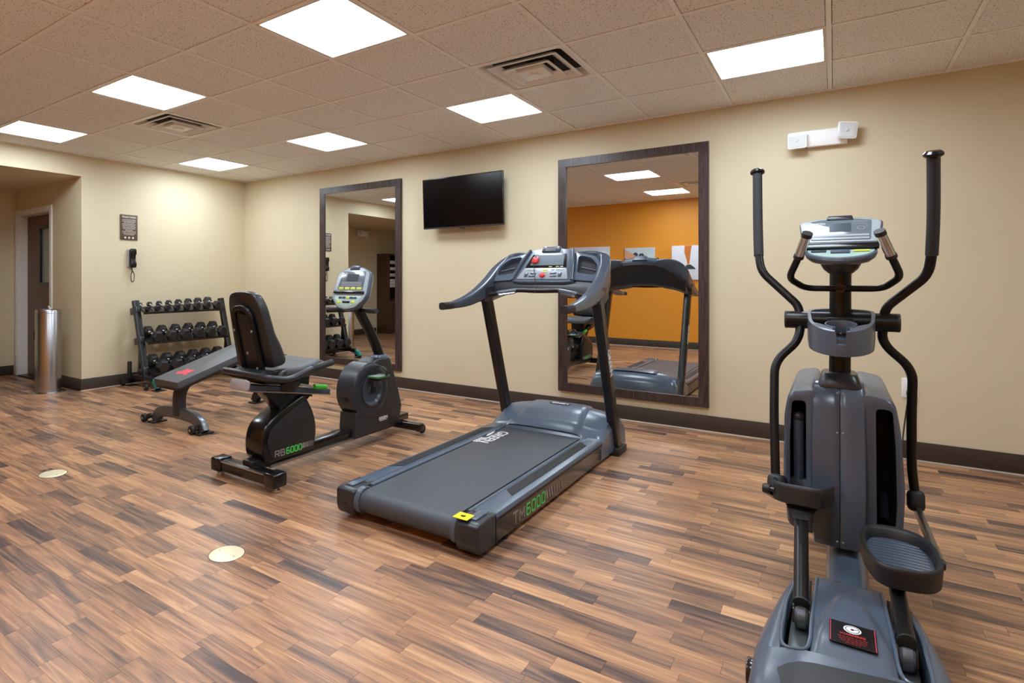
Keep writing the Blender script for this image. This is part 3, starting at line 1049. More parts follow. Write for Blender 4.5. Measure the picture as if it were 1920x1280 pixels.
# ================================================================== TREADMILL
TX = -1.605
t = thing('treadmill', (TX, 3.1, 0), 'black and slate grey treadmill in the middle of the room', 'treadmill')
for s in (-1, 1):
    x0, x1 = TX + s * 0.345, TX + s * 0.402
    f = MB().prism([(2.26, 0.032), (2.30, 0.026), (3.86, 0.026), (3.86, 0.135), (2.26, 0.135)], 'x', x0, x1, 0.004).build('side_panel', mat('treadmill_side_panel', (44, 40, 38), 0.22, coat=0.3) if s == 1 else M['black_paint'], t)
    MB().span(TX + s * 0.350, TX + s * 0.4035, 2.24, 3.80, 0.118, 0.136, 0.003).build('side_groove', 'black_matte', t)
    # foot rail: low crown with a raised inner lip
    prof = [(0.275, 0.128), (0.275, 0.150), (0.279, 0.155), (0.292, 0.157), (0.300, 0.152), (0.310, 0.160), (0.372, 0.160), (0.398, 0.152), (0.404, 0.142), (0.404, 0.134), (0.395, 0.128)]
    MB().loft([[(TX + s * p[0], yy, p[1]) for p in prof] for yy in (2.26, 3.75)]).build('foot_rail', 'slate', t)
    MB().outline(rounded_poly([(2.58, TX + s * 0.312), (3.62, TX + s * 0.312), (3.56, TX + s * 0.370), (2.52, TX + s * 0.370)], 0.008), (0, 0, 0.1608), (0, 1, 0), (1, 0, 0), 0.003, 0.001).build('grip_strip', 'rubber', t)
    # end cap
    ex0, ex1 = TX + s * 0.270, TX + s * 0.405
    pr = rounded_poly([(2.128, 0.062), (2.148, 0.024), (2.30, 0.02), (2.30, 0.158), (2.155, 0.158), (2.128, 0.150)], [0.02, 0.02, 0.004, 0.004, 0.03, 0.012], 4)
    cap = MB().prism(pr, 'x', ex0 + s * 0.02, ex1, 0.012, 3).build('end_cap', 'charcoal_dk', t)
    MB().lathe([(0.062, 0), (0.066, 0.004), (0.066, 0.026), (0.062, 0.03), (0.04, 0.03), (0.04, 0)], (min(ex0 + s * 0.022, ex0 - s * 0.008), 2.194, 0.098), (1, 0, 0), 32).build('roller_collar', 'charcoal', cap)
    MB().cyl((TX + s * 0.34, 2.129, 0.085), (TX + s * 0.34, 2.1265, 0.085), 0.008, n=16).build('bolt_hole', 'black_matte', cap)
    MB().span(TX + s * 0.33, TX + s * 0.375, 2.17, 2.29, 0.155, 0.166, 0.006, 3).build('rail_bead', 'slate', cap)
    if s == 1:
        lb = MB().plate((TX + 0.315, 2.165, 0.1675), (1, 0, 0), (0, 1, 0), 0.072, 0.066, 0.002, 0.0)
        lo = lb.build('warning_label', 'yellow', cap)
        lab(lo, 'yellow warning label')
        MB().outline([(-0.011, -0.009), (0.006, -0.011), (0.012, 0.0), (0.004, 0.004), (0.009, 0.011), (-0.002, 0.006), (-0.012, 0.004)], (TX + 0.315, 2.165, 0.1688), (1, 0, 0), (0, 1, 0), 0.0008).build('warning_mark', 'label_black', t)
    # upright
    up0, up1 = Vector((TX + s * 0.400, 4.075, 0.0)), Vector((TX + s * 0.396, 3.675, 1.075))
    sec = rounded_poly([(-0.030, -0.042), (0.030, -0.042), (0.030, 0.042), (-0.030, 0.042)], 0.014, 3)
    ax = (up1 - up0).normalized()
    def upring(p):
        return [p + Vector((1, 0, 0)) * q[0] + Vector((0, ax.z, -ax.y)) * q[1] for q in sec]
    MB().loft([upring(up0), upring(up1)]).build('upright', 'black_paint', t)
    MB().span(TX + s * 0.365, TX + s * 0.445, 3.98, 4.16, 0.0, 0.05, 0.008).build('upright_foot', 'black_matte', t)
    MB().cyl((TX + s * 0.375, 2.42, 0.0), (TX + s * 0.375, 2.42, 0.012), 0.022, n=20).cyl((TX + s * 0.375, 2.42, 0.01), (TX + s * 0.375, 2.42, 0.034), 0.007, n=12).build('levelling_foot', 'rubber', t)
    MB().cyl((TX + s * 0.30, 4.20, 0.032), (TX + s * 0.34, 4.20, 0.032), 0.032, n=24, bev=0.005).build('transport_wheel', 'rubber', t)
    if s == 1:
        pm = up0 + (up1 - up0) * 0.60 + Vector((0.0312, 0.0, 0))
        text('upright_lettering', 'GREEN', 0.062, pm, -ax, Vector((0, ax.z, -ax.y)), 'white_ink', t, bold=0.001)
# belt with its rear roller end
bp = [(2.195 + 0.055 * math.cos(R(a)), 0.095 + 0.055 * math.sin(R(a))) for a in range(270, 89, -12)]
MB().prism([(3.85, 0.04)] + bp + [(3.85, 0.150)], 'x', TX - 0.262, TX + 0.262).build('running_belt', 'belt', t)
text('belt_lettering', 'GREEN', 0.098, (TX - 0.205, 3.43, 0.1508), (0, -1, 0), (1, 0, 0), 'white_ink', t, bold=0.0015, stretch=1.05)
text('belt_small_lettering', 'SERIES', 0.045, (TX - 0.258 + 0.002, 3.32, 0.1508), (0, -1, 0), (1, 0, 0), 'white_ink', t, bold=0.001)
MB().outline([(-0.075, 0.004), (-0.03, 0.014), (0.075, 0.016), (0.02, -0.002), (-0.06, -0.008)], (TX - 0.258, 3.50, 0.1508), (0, 1, 0), (-1, 0, 0), 0.0012).build('belt_swoosh', 'white_ink', t)
# side lettering
xs_ = TX + 0.4028
glyphs('side_lettering_grey', 'TM', (xs_, 2.468, 0.046), (0, 1, 0), (0, 0, 1), 0.052, 0.054, 0.017, 0.008, 'grey_ink', t)
glyphs('side_lettering_green', '6000', (xs_, 2.615, 0.046), (0, 1, 0), (0, 0, 1), 0.040, 0.052, 0.020, 0.009, 'green_ink', t)
wds = [0.020, 0.013, 0.012, 0.010, 0.009, 0.008, 0.006]
yy = 2.862
for wd in wds:
    MB().outline([(-wd / 2 + 0.006, -0.024), (wd / 2 + 0.006, -0.024), (wd / 2 - 0.006, 0.024), (-wd / 2 - 0.006, 0.024)], (xs_, yy, 0.074), (0, 1, 0), (0, 0, 1), 0.0012).build('side_bar', 'grey_ink', t)
    yy += 0.033
# motor hood
def hood_z(u, prof_y):
    return prof_y
HY_ = [3.735, 3.75, 3.79, 3.84, 3.86, 3.92, 4.0, 4.08, 4.15, 4.21, 4.25, 4.265]
HZ_ = [0.140, 0.168, 0.198, 0.213, 0.221, 0.252, 0.281, 0.284, 0.270, 0.235, 0.180, 0.06]
us = [-0.404, -0.400, -0.385, -0.35, -0.31, -0.25, -0.17, -0.08, 0, 0.08, 0.17, 0.25, 0.31, 0.35, 0.385, 0.400, 0.404]
rows = []
for yv, zv in zip(HY_, HZ_):
    r_ = []
    for u in us:
        k = 1 - 0.20 * (abs(u) / 0.404) ** 3
        if abs(u) > 0.395:
            k *= 0.80
        zz = 0.05 + (zv - 0.05) * k if zv > 0.1 else zv
        yoff = -0.015 * (1 - (u / 0.404) ** 2) if yv < 4.0 else 0.02 * (1 - (u / 0.404) ** 2)
        r_.append((TX + u, yv + yoff, zz))
    rows.append(r_)
mb = MB().grid(rows)
for k_ in (0, -1):
    mb.add([rows[0][k_]] + [r_[k_] for r_ in rows] + [(rows[-1][k_][0], rows[-1][k_][1], 0.03), (rows[0][k_][0], rows[0][k_][1], 0.03)], [list(range(len(rows) + 3))])
mb.grid([[(p[0], p[1], 0.03) for p in rows[0]], rows[0]])
mb.build('motor_hood', 'slate', t, ang=50)
# raised centre panel on the hood
rows = []
for yv, zv in list(zip(HY_, HZ_))[1:9]:
    r_ = []
    for a in range(-8, 9):
        hw = 0.275 - 0.055 * max(0, min(1, (yv - 3.75) / 0.33))
        u = hw * a / 8
        k = 1 - 0.20 * (abs(u) / 0.404) ** 3
        yoff = -0.015 * (1 - (u / 0.404) ** 2) if yv < 4.0 else 0.02 * (1 - (u / 0.404) ** 2)
        lift = 0.013 * (1 - abs(a / 8) ** 16) - (0.004 if abs(a) == 8 else 0) + 0.004 * math.exp(-((yv - 3.835) / 0.012) ** 2)
        r_.append((TX + u, yv + yoff - 0.004, 0.05 + (zv - 0.05) * k + lift))
    rows.append(r_)
MB().grid(rows).build('hood_panel', 'slate', t, ang=50)
MB().outline(rect_poly(0.16, 0.05, 0.024, 5), (TX + 0.01, 4.035, 0.2945), (1, 0, 0), (0, 1, 0.06), 0.004, 0.001).build('badge', 'label_black', t)
text('badge_lettering', 'GREEN', 0.036, (TX + 0.01, 4.037, 0.2972), (1, 0, 0), (0, 1, 0.06), 'white_ink', t, bold=0.0008, stretch=1.1)
MB().span(TX - 0.36, TX + 0.36, 4.02, 4.16, 0.03, 0.10, 0.006).build('cross_beam', 'black_matte', t)

# --- console, handles
PN = Vector((0, -0.757, 0.653))            # panel normal, towards the runner
PU = Vector((0, 0.653, 0.757))             # up the panel slope
P0 = Vector((TX, 3.735, 1.172))            # bottom centre of the panel
def pp(x, v, d=0.0):
    return P0 + Vector((x, 0, 0)) + PU * v + PN * d
PX = (1, 0, 0)
# dark rear shell spanning both uprights
rings = []
for a in range(-12, 13):
    x = 0.41 * a / 12
    ax_ = abs(x)
    zb = 1.122 - 0.085 * (ax_ / 0.41) ** 2.2
    vt = 0.288 - 0.02 * (ax_ / 0.2) ** 2 if ax_ < 0.2 else 0.268 - 0.145 * ((ax_ - 0.2) / 0.21) ** 1.6
    f0 = pp(x, -0.008, -0.006)
    f1 = pp(x, vt, -0.012)
    rings.append([Vector((TX + x, 3.728, zb + 0.012)), f0, f1, f1 + Vector((0, 0.05, -0.012)), f1 + Vector((0, 0.066, -0.045)), Vector((TX + x, 3.86 + 0.02 * (1 - ax_ / 0.41), zb + 0.03)), Vector((TX + x, 3.80, zb))])
MB().loft(rings).build('console_shell', 'charcoal_dk', t)
# sweeping handles
for s in (-1, 1):
    path = smooth_path([(TX + s * 0.400, 3.100, 1.022), (TX + s * 0.402, 3.24, 1.027), (TX + s * 0.404, 3.42, 1.050), (TX + s * 0.404, 3.60, 1.100), (TX + s * 0.400, 3.75, 1.165), (TX + s * 0.388, 3.86, 1.235), (TX + s * 0.345, 3.945, 1.300), (TX + s * 0.270, 3.965, 1.340), (TX + s * 0.175, 3.955, 1.352)], 5)
    n = len(path)
    secs = []
    for i in range(n):
        u = i / (n - 1)
        hw = 0.024 + 0.011 * min(1, u / 0.4)
        hh = 0.023 + (0.042 * min(1, max(0, (u - 0.12) / 0.42)))
        if u > 0.8:
            hh -= 0.030 * (u - 0.8) / 0.2
        secs.append(rect_poly(2 * hw, 2 * hh, 0.017, 3))
    MB().tube(path[4:], 1.0, sec=secs[4:]).build('handle', 'slate_dk', t)
    MB().tube(path[:5], 1.0, sec=[[(p[0] * 1.01, p[1] * 1.01) for p in q] for q in secs[:5]]).build('handle_tip', 'rubber', t)
    # cup-holder tray between handle and console
    hole = rounded_poly([(s * 0.225, 0.075), (s * 0.355, 0.050), (s * 0.362, 0.130), (s * 0.300, 0.208), (s * 0.205, 0.232)], 0.03, 5)
    outer = rounded_poly([(s * 0.200, 0.018), (s * 0.392, 0.0), (s * 0.392, 0.120), (s * 0.325, 0.225), (s * 0.165, 0.270)], 0.03, 5)
    rim = MB().loft([[pp(p[0], p[1], -0.012) for p in outer], [pp(p[0], p[1], 0.010) for p in outer], [pp(p[0] * 0.985 + s * 0.004, p[1], 0.016) for p in hole], [pp(p[0], p[1], 0.012) for p in hole], [pp(p[0] * 0.98 + s * 0.006, p[1] * 0.9 + 0.015, -0.05) for p in hole]], caps=False)
    rim.build('cup_tray', 'slate', t)
    MB().loft([[pp(p[0], p[1], -0.012 + 0.0) for p in hole], [pp(p[0] * 0.98 + s * 0.006, p[1] * 0.9 + 0.015, -0.052) for p in hole]]).build('tray_well', 'black_matte', t)
    MB().tube([pp(s * 0.24, 0.14, -0.006), pp(s * 0.345, 0.11, -0.006)], 0.005, 8).build('tray_divider', 'slate_dk', t)
    # upright sleeve under the handle
    MB().loft([[Vector((TX + s * 0.398 + p[0], 3.66 + p[1], 1.035)) for p in rect_poly(0.072, 0.10, 0.02, 3)], [Vector((TX + s * 0.400 + p[0], 3.68 + p[1], 1.14)) for p in rect_poly(0.078, 0.15, 0.02, 3)]]).build('upright_sleeve', 'charcoal_dk', t)
# centre console block
co = rounded_poly([(-0.222, -0.004), (-0.155, -0.014), (0.155, -0.014), (0.222, -0.004), (0.160, 0.288), (0.075, 0.298), (0.066, 0.312), (-0.066, 0.312), (-0.075, 0.298), (-0.160, 0.288)], 0.012, 3)
MB().outline(co, pp(0, 0, -0.004), PX, PU, 0.052, 0.008, 3).build('console', 'slate', t)
for s in (-1, 1):
    MB().tube(smooth_path([pp(s * 0.212, 0.004, 0.022), pp(s * 0.188, 0.15, 0.030), pp(s * 0.158, 0.282, 0.026)], 6), 0.011, 10).build('console_edge', 'slate_dk', t)
MB().outline(rounded_poly([(-0.150, 0.115), (0.150, 0.115), (0.122, 0.245), (-0.122, 0.245)], 0.01), pp(0, 0, 0.0235), PX, PU, 0.003, 0.001).build('display_surround', 'black_gloss', t)
MB().outline(rounded_poly([(-0.118, 0.135), (0.125, 0.135), (0.108, 0.232), (-0.108, 0.232)], 0.006), pp(0, 0, 0.0255), PX, PU, 0.002).build('display', 'lcd', t)
MB().outline(rounded_poly([(-0.185, 0.012), (0.185, 0.012), (0.153, 0.110), (-0.153, 0.110)], 0.012), pp(0, 0, 0.0235), PX, PU, 0.004, 0.001).build('keypad', 'silver', t)
for s in (-1, 1):
    for (kx, kv, kw, kh) in ((0.072, 0.060, 0.044, 0.015), (0.078, 0.035, 0.046, 0.017), (0.122, 0.046, 0.022, 0.040)):
        MB().outline(rect_poly(kw, kh, 0.005), pp(s * kx, kv, 0.0265), PX, PU, 0.005, 0.0015).build('key', 'slate_dk', t)
for kx in (-0.11, -0.075, 0.06, 0.095, 0.125):
    MB().outline(rect_poly(0.026, 0.010, 0.003), pp(kx, 0.094, 0.026), PX, PU, 0.003, 0.001).build('key', 'silver', t)
MB().outline(rect_poly(0.036, 0.016, 0.003), pp(0.006, 0.092, 0.0262), PX, PU, 0.003, 0.001).build('speed_key', 'yellow_key', t)
MB().outline(rect_poly(0.040, 0.008, 0.003), pp(0.006, 0.074, 0.0262), PX, PU, 0.003, 0.001).build('speed_key', 'yellow_key', t)
for kx in (0.035, 0.085, 0.115):
    MB().outline(rect_poly(0.022, 0.005, 0.001), pp(kx, 0.122, 0.0252), PX, PU, 0.002).build('indicator', 'yellow_key' if kx < 0.1 else 'white_ink', t)
MB().lathe([(0, 0.018), (0.014, 0.017), (0.019, 0.012), (0.019, 0.004), (0.013, 0.0), (0, 0)], pp(0.0, 0.038, 0.025), PN, 24).build('stop_button', 'red', t)
sk = MB().outline(rect_poly(0.046, 0.056, 0.014, 4), pp(-0.088, 0.178, 0.034), PX, PU, 0.016, 0.004).build('safety_key', 'red', t)
MB().outline(rect_poly(0.016, 0.008, 0.003), pp(-0.088, 0.198, 0.0425), PX, PU, 0.002).build('key_slot', 'label_black', sk)
MB().tube(smooth_path([pp(-0.088, 0.150, 0.036), pp(-0.078, 0.10, 0.032), pp(-0.062, 0.06, 0.032), pp(-0.045, 0.015, 0.034), (TX - 0.02, 3.672, 1.135), (TX - 0.015, 3.648, 1.10)], 6), 0.0022, 6).build('safety_cord', 'black_matte', t)
sg = MB().outline(rounded_poly([(-0.07, 0.262), (0.07, 0.262), (0.062, 0.315), (-0.062, 0.315)], 0.012), pp(0, 0, 0.014), PX, PU, 0.034, 0.006).build('fan_housing', 'slate_dk', t)
for k in range(4):
    MB().outline(rect_poly(0.078, 0.007, 0.002), pp(0, 0.271 + 0.0115 * k, 0.0322), PX, PU, 0.003).build('fan_slot', 'label_black', sg)
# pulse bar
bar = smooth_path([(TX - 0.350, 3.625, 1.085), (TX - 0.25, 3.640, 1.103), (TX - 0.148, 3.665, 1.118), (TX - 0.05, 3.672, 1.116), (TX + 0.05, 3.672, 1.116), (TX + 0.148, 3.665, 1.118), (TX + 0.25, 3.640, 1.103), (TX + 0.350, 3.625, 1.085)], 5)
MB().tube(bar, 0.0155, 14).build('pulse_bar', 'black_tube', t)
for s in (-1, 1):
    MB().tube(smooth_path([(TX + s * 0.155, 3.664, 1.1175), (TX + s * 0.25, 3.640, 1.103), (TX + s * 0.285, 3.634, 1.097)], 5), 0.0166, 14).build('bar_grip', 'charcoal', t)
    MB().tube(smooth_path([(TX + s * 0.165, 3.6565, 1.103), (TX + s * 0.25, 3.6325, 1.0885), (TX + s * 0.27, 3.628, 1.086)], 4), 0.009, 8).build('pulse_sensor', 'chrome', t)

# ================================================================== RECUMBENT BIKE
BX = -2.77
t = thing('recumbent_bike', (BX, 2.9, 0), 'black recumbent exercise bike with high-backed seat left of the treadmill', 'exercise bike')
MB().span(BX - 0.23, BX + 0.23, 2.142, 2.222, 0.036, 0.104, 0.012, 3).build('stabilizer', 'black_gloss', t)
MB().span(BX - 0.21, BX + 0.19, 2.1405, 2.146, 0.092, 0.099).build('stabilizer_tread', 'alu', t)
for s in (-1, 1):
    MB().span(BX + s * 0.20, BX + s * 0.292, 2.132, 2.232, 0.03, 0.112, 0.014, 3).build('stabilizer_cap', 'black_gloss', t)
    MB().cyl((BX + s * 0.25, 2.18, 0.0), (BX + s * 0.25, 2.18, 0.014), 0.024, n=20).cyl((BX + s * 0.25, 2.18, 0.012), (BX + s * 0.25, 2.18, 0.032), 0.008, n=10).build('levelling_foot', 'chrome', t)
MB().span(BX - 0.05, BX + 0.05, 2.18, 2.34, 0.07, 0.13, 0.012).build('stabilizer_bracket', 'black_paint', t)
MB().span(BX - 0.048, BX + 0.048, 2.25, 3.72, 0.085, 0.138, 0.008).build('frame_beam', 'black_gloss', t)
MB().span(BX - 0.030, BX + 0.068, 2.30, 3.06, 0.066, 0.084, 0.004).build('rail_trim', 'alu', t)
rs = rounded_poly([(2.268, 0.096), (2.652, 0.104), (2.676, 0.225), (2.652, 0.335), (2.580, 0.455), (2.555, 0.466), (2.385, 0.405), (2.255, 0.330), (2.222, 0.250), (2.226, 0.150)], [0.04, 0.01, 0.09, 0.09, 0.02, 0.02, 0.06, 0.05, 0.06, 0.05], 5)
MB().prism(rs, 'x', BX - 0.082, BX + 0.078, 0.016, 3).build('seat_base_shell', 'black_gloss', t)
rs2 = rounded_poly([(2.30, 0.118), (2.640, 0.120), (2.660, 0.225), (2.636, 0.330), (2.566, 0.432), (2.40, 0.370), (2.275, 0.290), (2.258, 0.20)], [0.05, 0.01, 0.09, 0.09, 0.04, 0.08, 0.06, 0.06], 5)
MB().prism(rs2, 'x', BX + 0.0785, BX + 0.084, 0.003).build('side_cover', 'black_matte', t)
xs_ = BX + 0.0845
glyphs('cover_lettering_grey', 'RB', (xs_, 2.320, 0.130), (0, 1, 0), (0, 0, 1), 0.030, 0.034, 0.013, 0.0065, 'grey_ink', t)
glyphs('cover_lettering_green', '6000', (xs_, 2.409, 0.130), (0, 1, 0), (0, 0, 1), 0.022, 0.034, 0.0115, 0.0075, 'green_ink', t)
yy = 2.545
for wd in (0.014, 0.008, 0.008, 0.007, 0.006, 0.005, 0.004):
    MB().outline([(-wd / 2 - 0.003, -0.016), (wd / 2 - 0.003, -0.016), (wd / 2 + 0.003, 0.016), (-wd / 2 + 0.003, 0.016)], (xs_, yy, 0.149), (0, 1, 0), (0, 0, 1), 0.001).build('cover_bar', 'grey_ink', t)
    yy += 0.014
# seat track and carriage
TA, TB = Vector((BX, 2.135, 0.572)), Vector((BX, 2.79, 0.452))
td = (TB - TA).normalized()
tn = Vector((0, -td.z, td.y))
MB().plate((TA + TB) / 2, td, (1, 0, 0), (TB - TA).length, 0.17, 0.030, 0.004).build('seat_track', 'slate_dk', t)
MB().plate((TA + TB) / 2 - tn * 0.019, td, (1, 0, 0), (TB - TA).length, 0.185, 0.008, 0.002).build('track_flange', 'alu', t)
MB().plate(TA - td * 0.008 + tn * 0.008, (1, 0, 0), tn, 0.165, 0.062, 0.02, 0.006, r=0.02).build('track_end_cap', 'light_grey', t)
for k in range(4):
    p = TA + td * (0.07 + 0.06 * k if k < 2 else 0.32 + 0.2 * (k - 2)) - tn * 0.028 + Vector((0.06, 0, 0))
    MB().cyl(p, p - tn * 0.012, 0.006, n=8).build('track_bolt', 'black_matte', t)
MB().prism([(2.25, 0.535), (2.68, 0.462), (2.60, 0.41), (2.50, 0.37), (2.42, 0.37), (2.38, 0.41)], 'x', BX - 0.05, BX + 0.05, 0.008).build('track_support', 'black_paint', t)
MB().prism([(2.24, 0.575), (2.60, 0.515), (2.61, 0.60), (2.52, 0.63), (2.24, 0.63)], 'x', BX - 0.085, BX + 0.085, 0.012).build('seat_carriage', 'black_paint', t)
MB().ball((BX + 0.09, 2.43, 0.545), (0.03, 0.075, 0.04), 10).build('carriage_cover', 'black_matte', t)
# lever
lv = MB().tube([(BX + 0.10, 2.50, 0.545), (BX + 0.12, 2.60, 0.515)], 0.007, 10).build('lever_rod', 'chrome', t)
lo = MB().tube([(BX + 0.12, 2.605, 0.515), (BX + 0.128, 2.705, 0.498)], 0.016, 14).build('lever_grip', 'green', t)
lab(lo, 'bright green lever grip')
# seat pad
rings = []
for yv, hw, zt, zb in ((2.30, 0.10, 0.655, 0.625), (2.33, 0.175, 0.672, 0.610), (2.42, 0.205, 0.676, 0.600), (2.52, 0.205, 0.690, 0.598), (2.60, 0.190, 0.694, 0.600), (2.66, 0.165, 0.676, 0.604), (2.70, 0.12, 0.640, 0.608)):
    zc, hh = (zt + zb) / 2, (zt - zb) / 2
    ring = []
    for p in rect_poly(2 * hw, 2 * hh, hh * 0.9, 6):
        dip = -0.016 * (1 - (p[0] / hw) ** 2) if p[1] > 0 and yv < 2.55 else 0
        ring.append((BX + p[0], yv, zc + p[1] + dip))
    rings.append(ring)
MB().loft(rings).build('seat_pad', 'vinyl_grey', t, ang=60)
# backrest: outline along a reclined plane
def back_pt(x, v, d):
    # v: 0 bottom .. 1 top; d towards the rider (+Y)
    return Vector((BX + x, 2.245 - 0.115 * v + d, 0.675 + 0.445 * v + d * 0.10))
bout = rounded_poly([(-0.172, 0.0), (0.172, 0.0), (0.160, 0.35), (0.138, 0.82), (0.105, 1.0), (-0.105, 1.0), (-0.138, 0.82), (-0.160, 0.35)], [0.06, 0.06, 0.1, 0.12, 0.10, 0.10, 0.12, 0.1], 6)
def thick(v):
    return 0.052 + 0.045 * math.exp(-((v - 0.12) / 0.28) ** 2) + 0.012 * math.exp(-((v - 0.75) / 0.2) ** 2)
rings = []
for d, k in ((0.0, 0.97), (0.004, 0.995), (0.012, 1.0)):
    rings.append([back_pt(p[0] * k, 0.5 + (p[1] - 0.5) * k, d) for p in bout])
for f_, k in ((0.55, 1.0), (0.8, 0.975), (0.93, 0.92), (1.0, 0.80), (1.0, 0.4), (1.0, 0.05)):
    rings.append([back_pt(p[0] * k, 0.5 + (p[1] - 0.5) * k, 0.012 + f_ * thick(0.5 + (p[1] - 0.5) * k)) for p in bout])
MB().loft(rings).build('backrest', 'vinyl', t, ang=60)
tubep = fillet([back_pt(-0.082, -0.04, -0.022), back_pt(-0.080, 0.30, -0.022), back_pt(-0.076, 0.80, -0.022), back_pt(0.076, 0.80, -0.022), back_pt(0.080, 0.30, -0.022), back_pt(0.082, -0.04, -0.022)], 0.075, 8)
MB().tube(tubep, 0.0175, 12).build('back_frame_tube', 'black_tube', t)
MB().outline(rounded_poly([(-0.066, -0.02), (0.066, -0.02), (0.062, 0.33), (-0.062, 0.33)], [0.003, 0.003, 0.06, 0.06], 6), back_pt(0, 0.0, -0.016), (1, 0, 0), back_pt(0, 1, 0) - back_pt(0, 0, 0), 0.008).build('back_plate', 'black_paint', t)
for x, v in ((0.0, 0.20), (-0.079, 0.5), (0.079, 0.5), (0.06, -0.0)):
    p = back_pt(x, v, -0.038)
    MB().cyl(p, p - Vector((0, 0.004, 0)), 0.008, n=14).build('bolt', 'silver', t)
# seat side handles: one loop behind the back, running forward on both sides
loop = fillet([(BX - 0.215, 2.66, 0.665), (BX - 0.220, 2.48, 0.650), (BX - 0.222, 2.30, 0.612), (BX - 0.214, 2.155, 0.646), (BX + 0.214, 2.155, 0.640), (BX + 0.222, 2.30, 0.606), (BX + 0.220, 2.48, 0.650), (BX + 0.215, 2.66, 0.668)], 0.06, 7)
MB().tube(loop, 0.019, 14).build('seat_handle', 'charcoal_dk', t)
for s in (-1, 1):
    MB().tube([(BX + s * 0.2195, 2.495, 0.6522), (BX + s * 0.215, 2.668, 0.669)], 0.0205, 14).build('handle_grip', 'foam', t)
    MB().tube([(BX + s * 0.2195 + 0.003, 2.53, 0.666), (BX + s * 0.216 + 0.003, 2.645, 0.678)], 0.010, 8).build('pulse_sensor', 'chrome', t)
    MB().span(BX + s * 0.12, BX + s * 0.20, 2.15, 2.22, 0.615, 0.645, 0.005).build('handle_clamp', 'black_matte', t)
    MB().tube(smooth_path([(BX + s * 0.212, 2.24, 0.63), (BX + s * 0.165, 2.31, 0.645), (BX + s * 0.160, 2.42, 0.655), (BX + s * 0.205, 2.49, 0.655)], 5), 0.012, 10).build('bottle_ring', 'charcoal_dk', t)
MB().prism([(2.16, 0.61), (2.36, 0.60), (2.36, 0.640), (2.20, 0.668), (2.16, 0.645)], 'x', BX - 0.125, BX + 0.125, 0.008).build('seat_bracket', 'black_matte', t)
# front housing
CY, CZ_, CR = 3.215, 0.395, 0.192
fr = [(3.040, 0.072), (3.460, 0.072), (3.560, 0.112), (3.590, 0.225), (3.545, 0.36), (3.450, 0.592), (3.425, 0.612), (3.300, 0.612)]
fr += [(CY + CR * math.cos(R(a)), CZ_ + CR * math.sin(R(a))) for a in range(88, 226, 8)]
fr += [(3.055, 0.25)]
MB().prism(fr, 'x', BX - 0.080, BX + 0.080, 0.014, 3).build('drive_housing', 'matte_dark', t)
MB().lathe([(0, -0.09), (CR - 0.012, -0.09), (CR + 0.006, -0.075), (CR + 0.006, 0.075), (CR - 0.006, 0.086), (CR - 0.04, 0.090), (CR - 0.05, 0.088), (0.115, 0.088), (0.105, 0.092)], (BX, CY, CZ_), (1, 0, 0), 56).build('flywheel_drum', 'charcoal_dk', t)
MB().lathe([(0.105, 0.088), (0.112, 0.096), (0.102, 0.097), (0.086, 0.0835), (0.030, 0.0835), (0.028, 0.094), (0.0, 0.094)], (BX, CY, CZ_), (1, 0, 0), 48).build('crank_dish', 'slate_dk', t)
MB().outline(rect_poly(0.03, 0.02, 0.004), (BX, CY - CR - 0.008, CZ_ - 0.05), (1, 0, 0), (0, 0.2, 1), 0.012).build('drum_clip', 'black_matte', t)
MB().plate((BX + 0.0806, 3.355, 0.152), (0, 1, 0), (0, 0, 1), 0.085, 0.004, 0.0008).build('logo_rule', 'white_ink', t)
text('logo_lettering', 'GREEN', 0.030, (BX + 0.0806, 3.355, 0.168), (0, 1, 0), (0, 0, 1), 'white_ink', t, bold=0.001, stretch=1.1)
def pedal(root, s, cy, cz):
    hub = Vector((BX + s * 0.095, CY, CZ_))
    end = Vector((BX + s * 0.105, cy, cz))
    MB().tube([hub, end], 0.011, 10).cyl(hub - Vector((s * 0.012, 0, 0)), hub + Vector((s * 0.018, 0, 0)), 0.024, n=20).build('crank_arm', 'black_paint', root)
    pc = end + Vector((s * 0.065, 0, 0))
    pd = MB().box(pc, (0.10, 0.115, 0.026), 0.008).build('pedal', 'black_matte', root)
    rim = MB()
    for rr_, zz in ((1.0, 0.0135), ):
        pl = rect_poly(0.108, 0.15, 0.03, 5)
        pl2 = rect_poly(0.086, 0.126, 0.024, 5)
        rim.loft([[pc + Vector((p[0], p[1], 0.010)) for p in pl], [pc + Vector((p[0], p[1], 0.020)) for p in pl], [pc + Vector((p[0], p[1], 0.020)) for p in pl2], [pc + Vector((p[0], p[1], 0.010)) for p in pl2]], caps=False, closed=True)
    lab(rim.build('pedal_rim', 'green_rim', pd), 'dark green pedal rim')
    MB().plate(pc + Vector((0, 0, 0.0155)), (1, 0, 0), (0, 1, 0), 0.084, 0.12, 0.004).build('pedal_tread', 'light_grey', pd)
    st = smooth_path([pc + Vector((-0.05, 0.025, 0.012)), pc + Vector((-0.048, 0.02, 0.06)), pc + Vector((0, 0.01, 0.085)), pc + Vector((0.048, 0.02, 0.06)), pc + Vector((0.05, 0.025, 0.012))], 5)
    MB().tube(st, 1.0, up=(0, 1, 0), sec=rect_poly(0.006, 0.028, 0.002, 2)).build('pedal_strap', 'black_matte', pd)
pedal(t, 1, 3.195, 0.492)
pedal(t, -1, 3.235, 0.298)
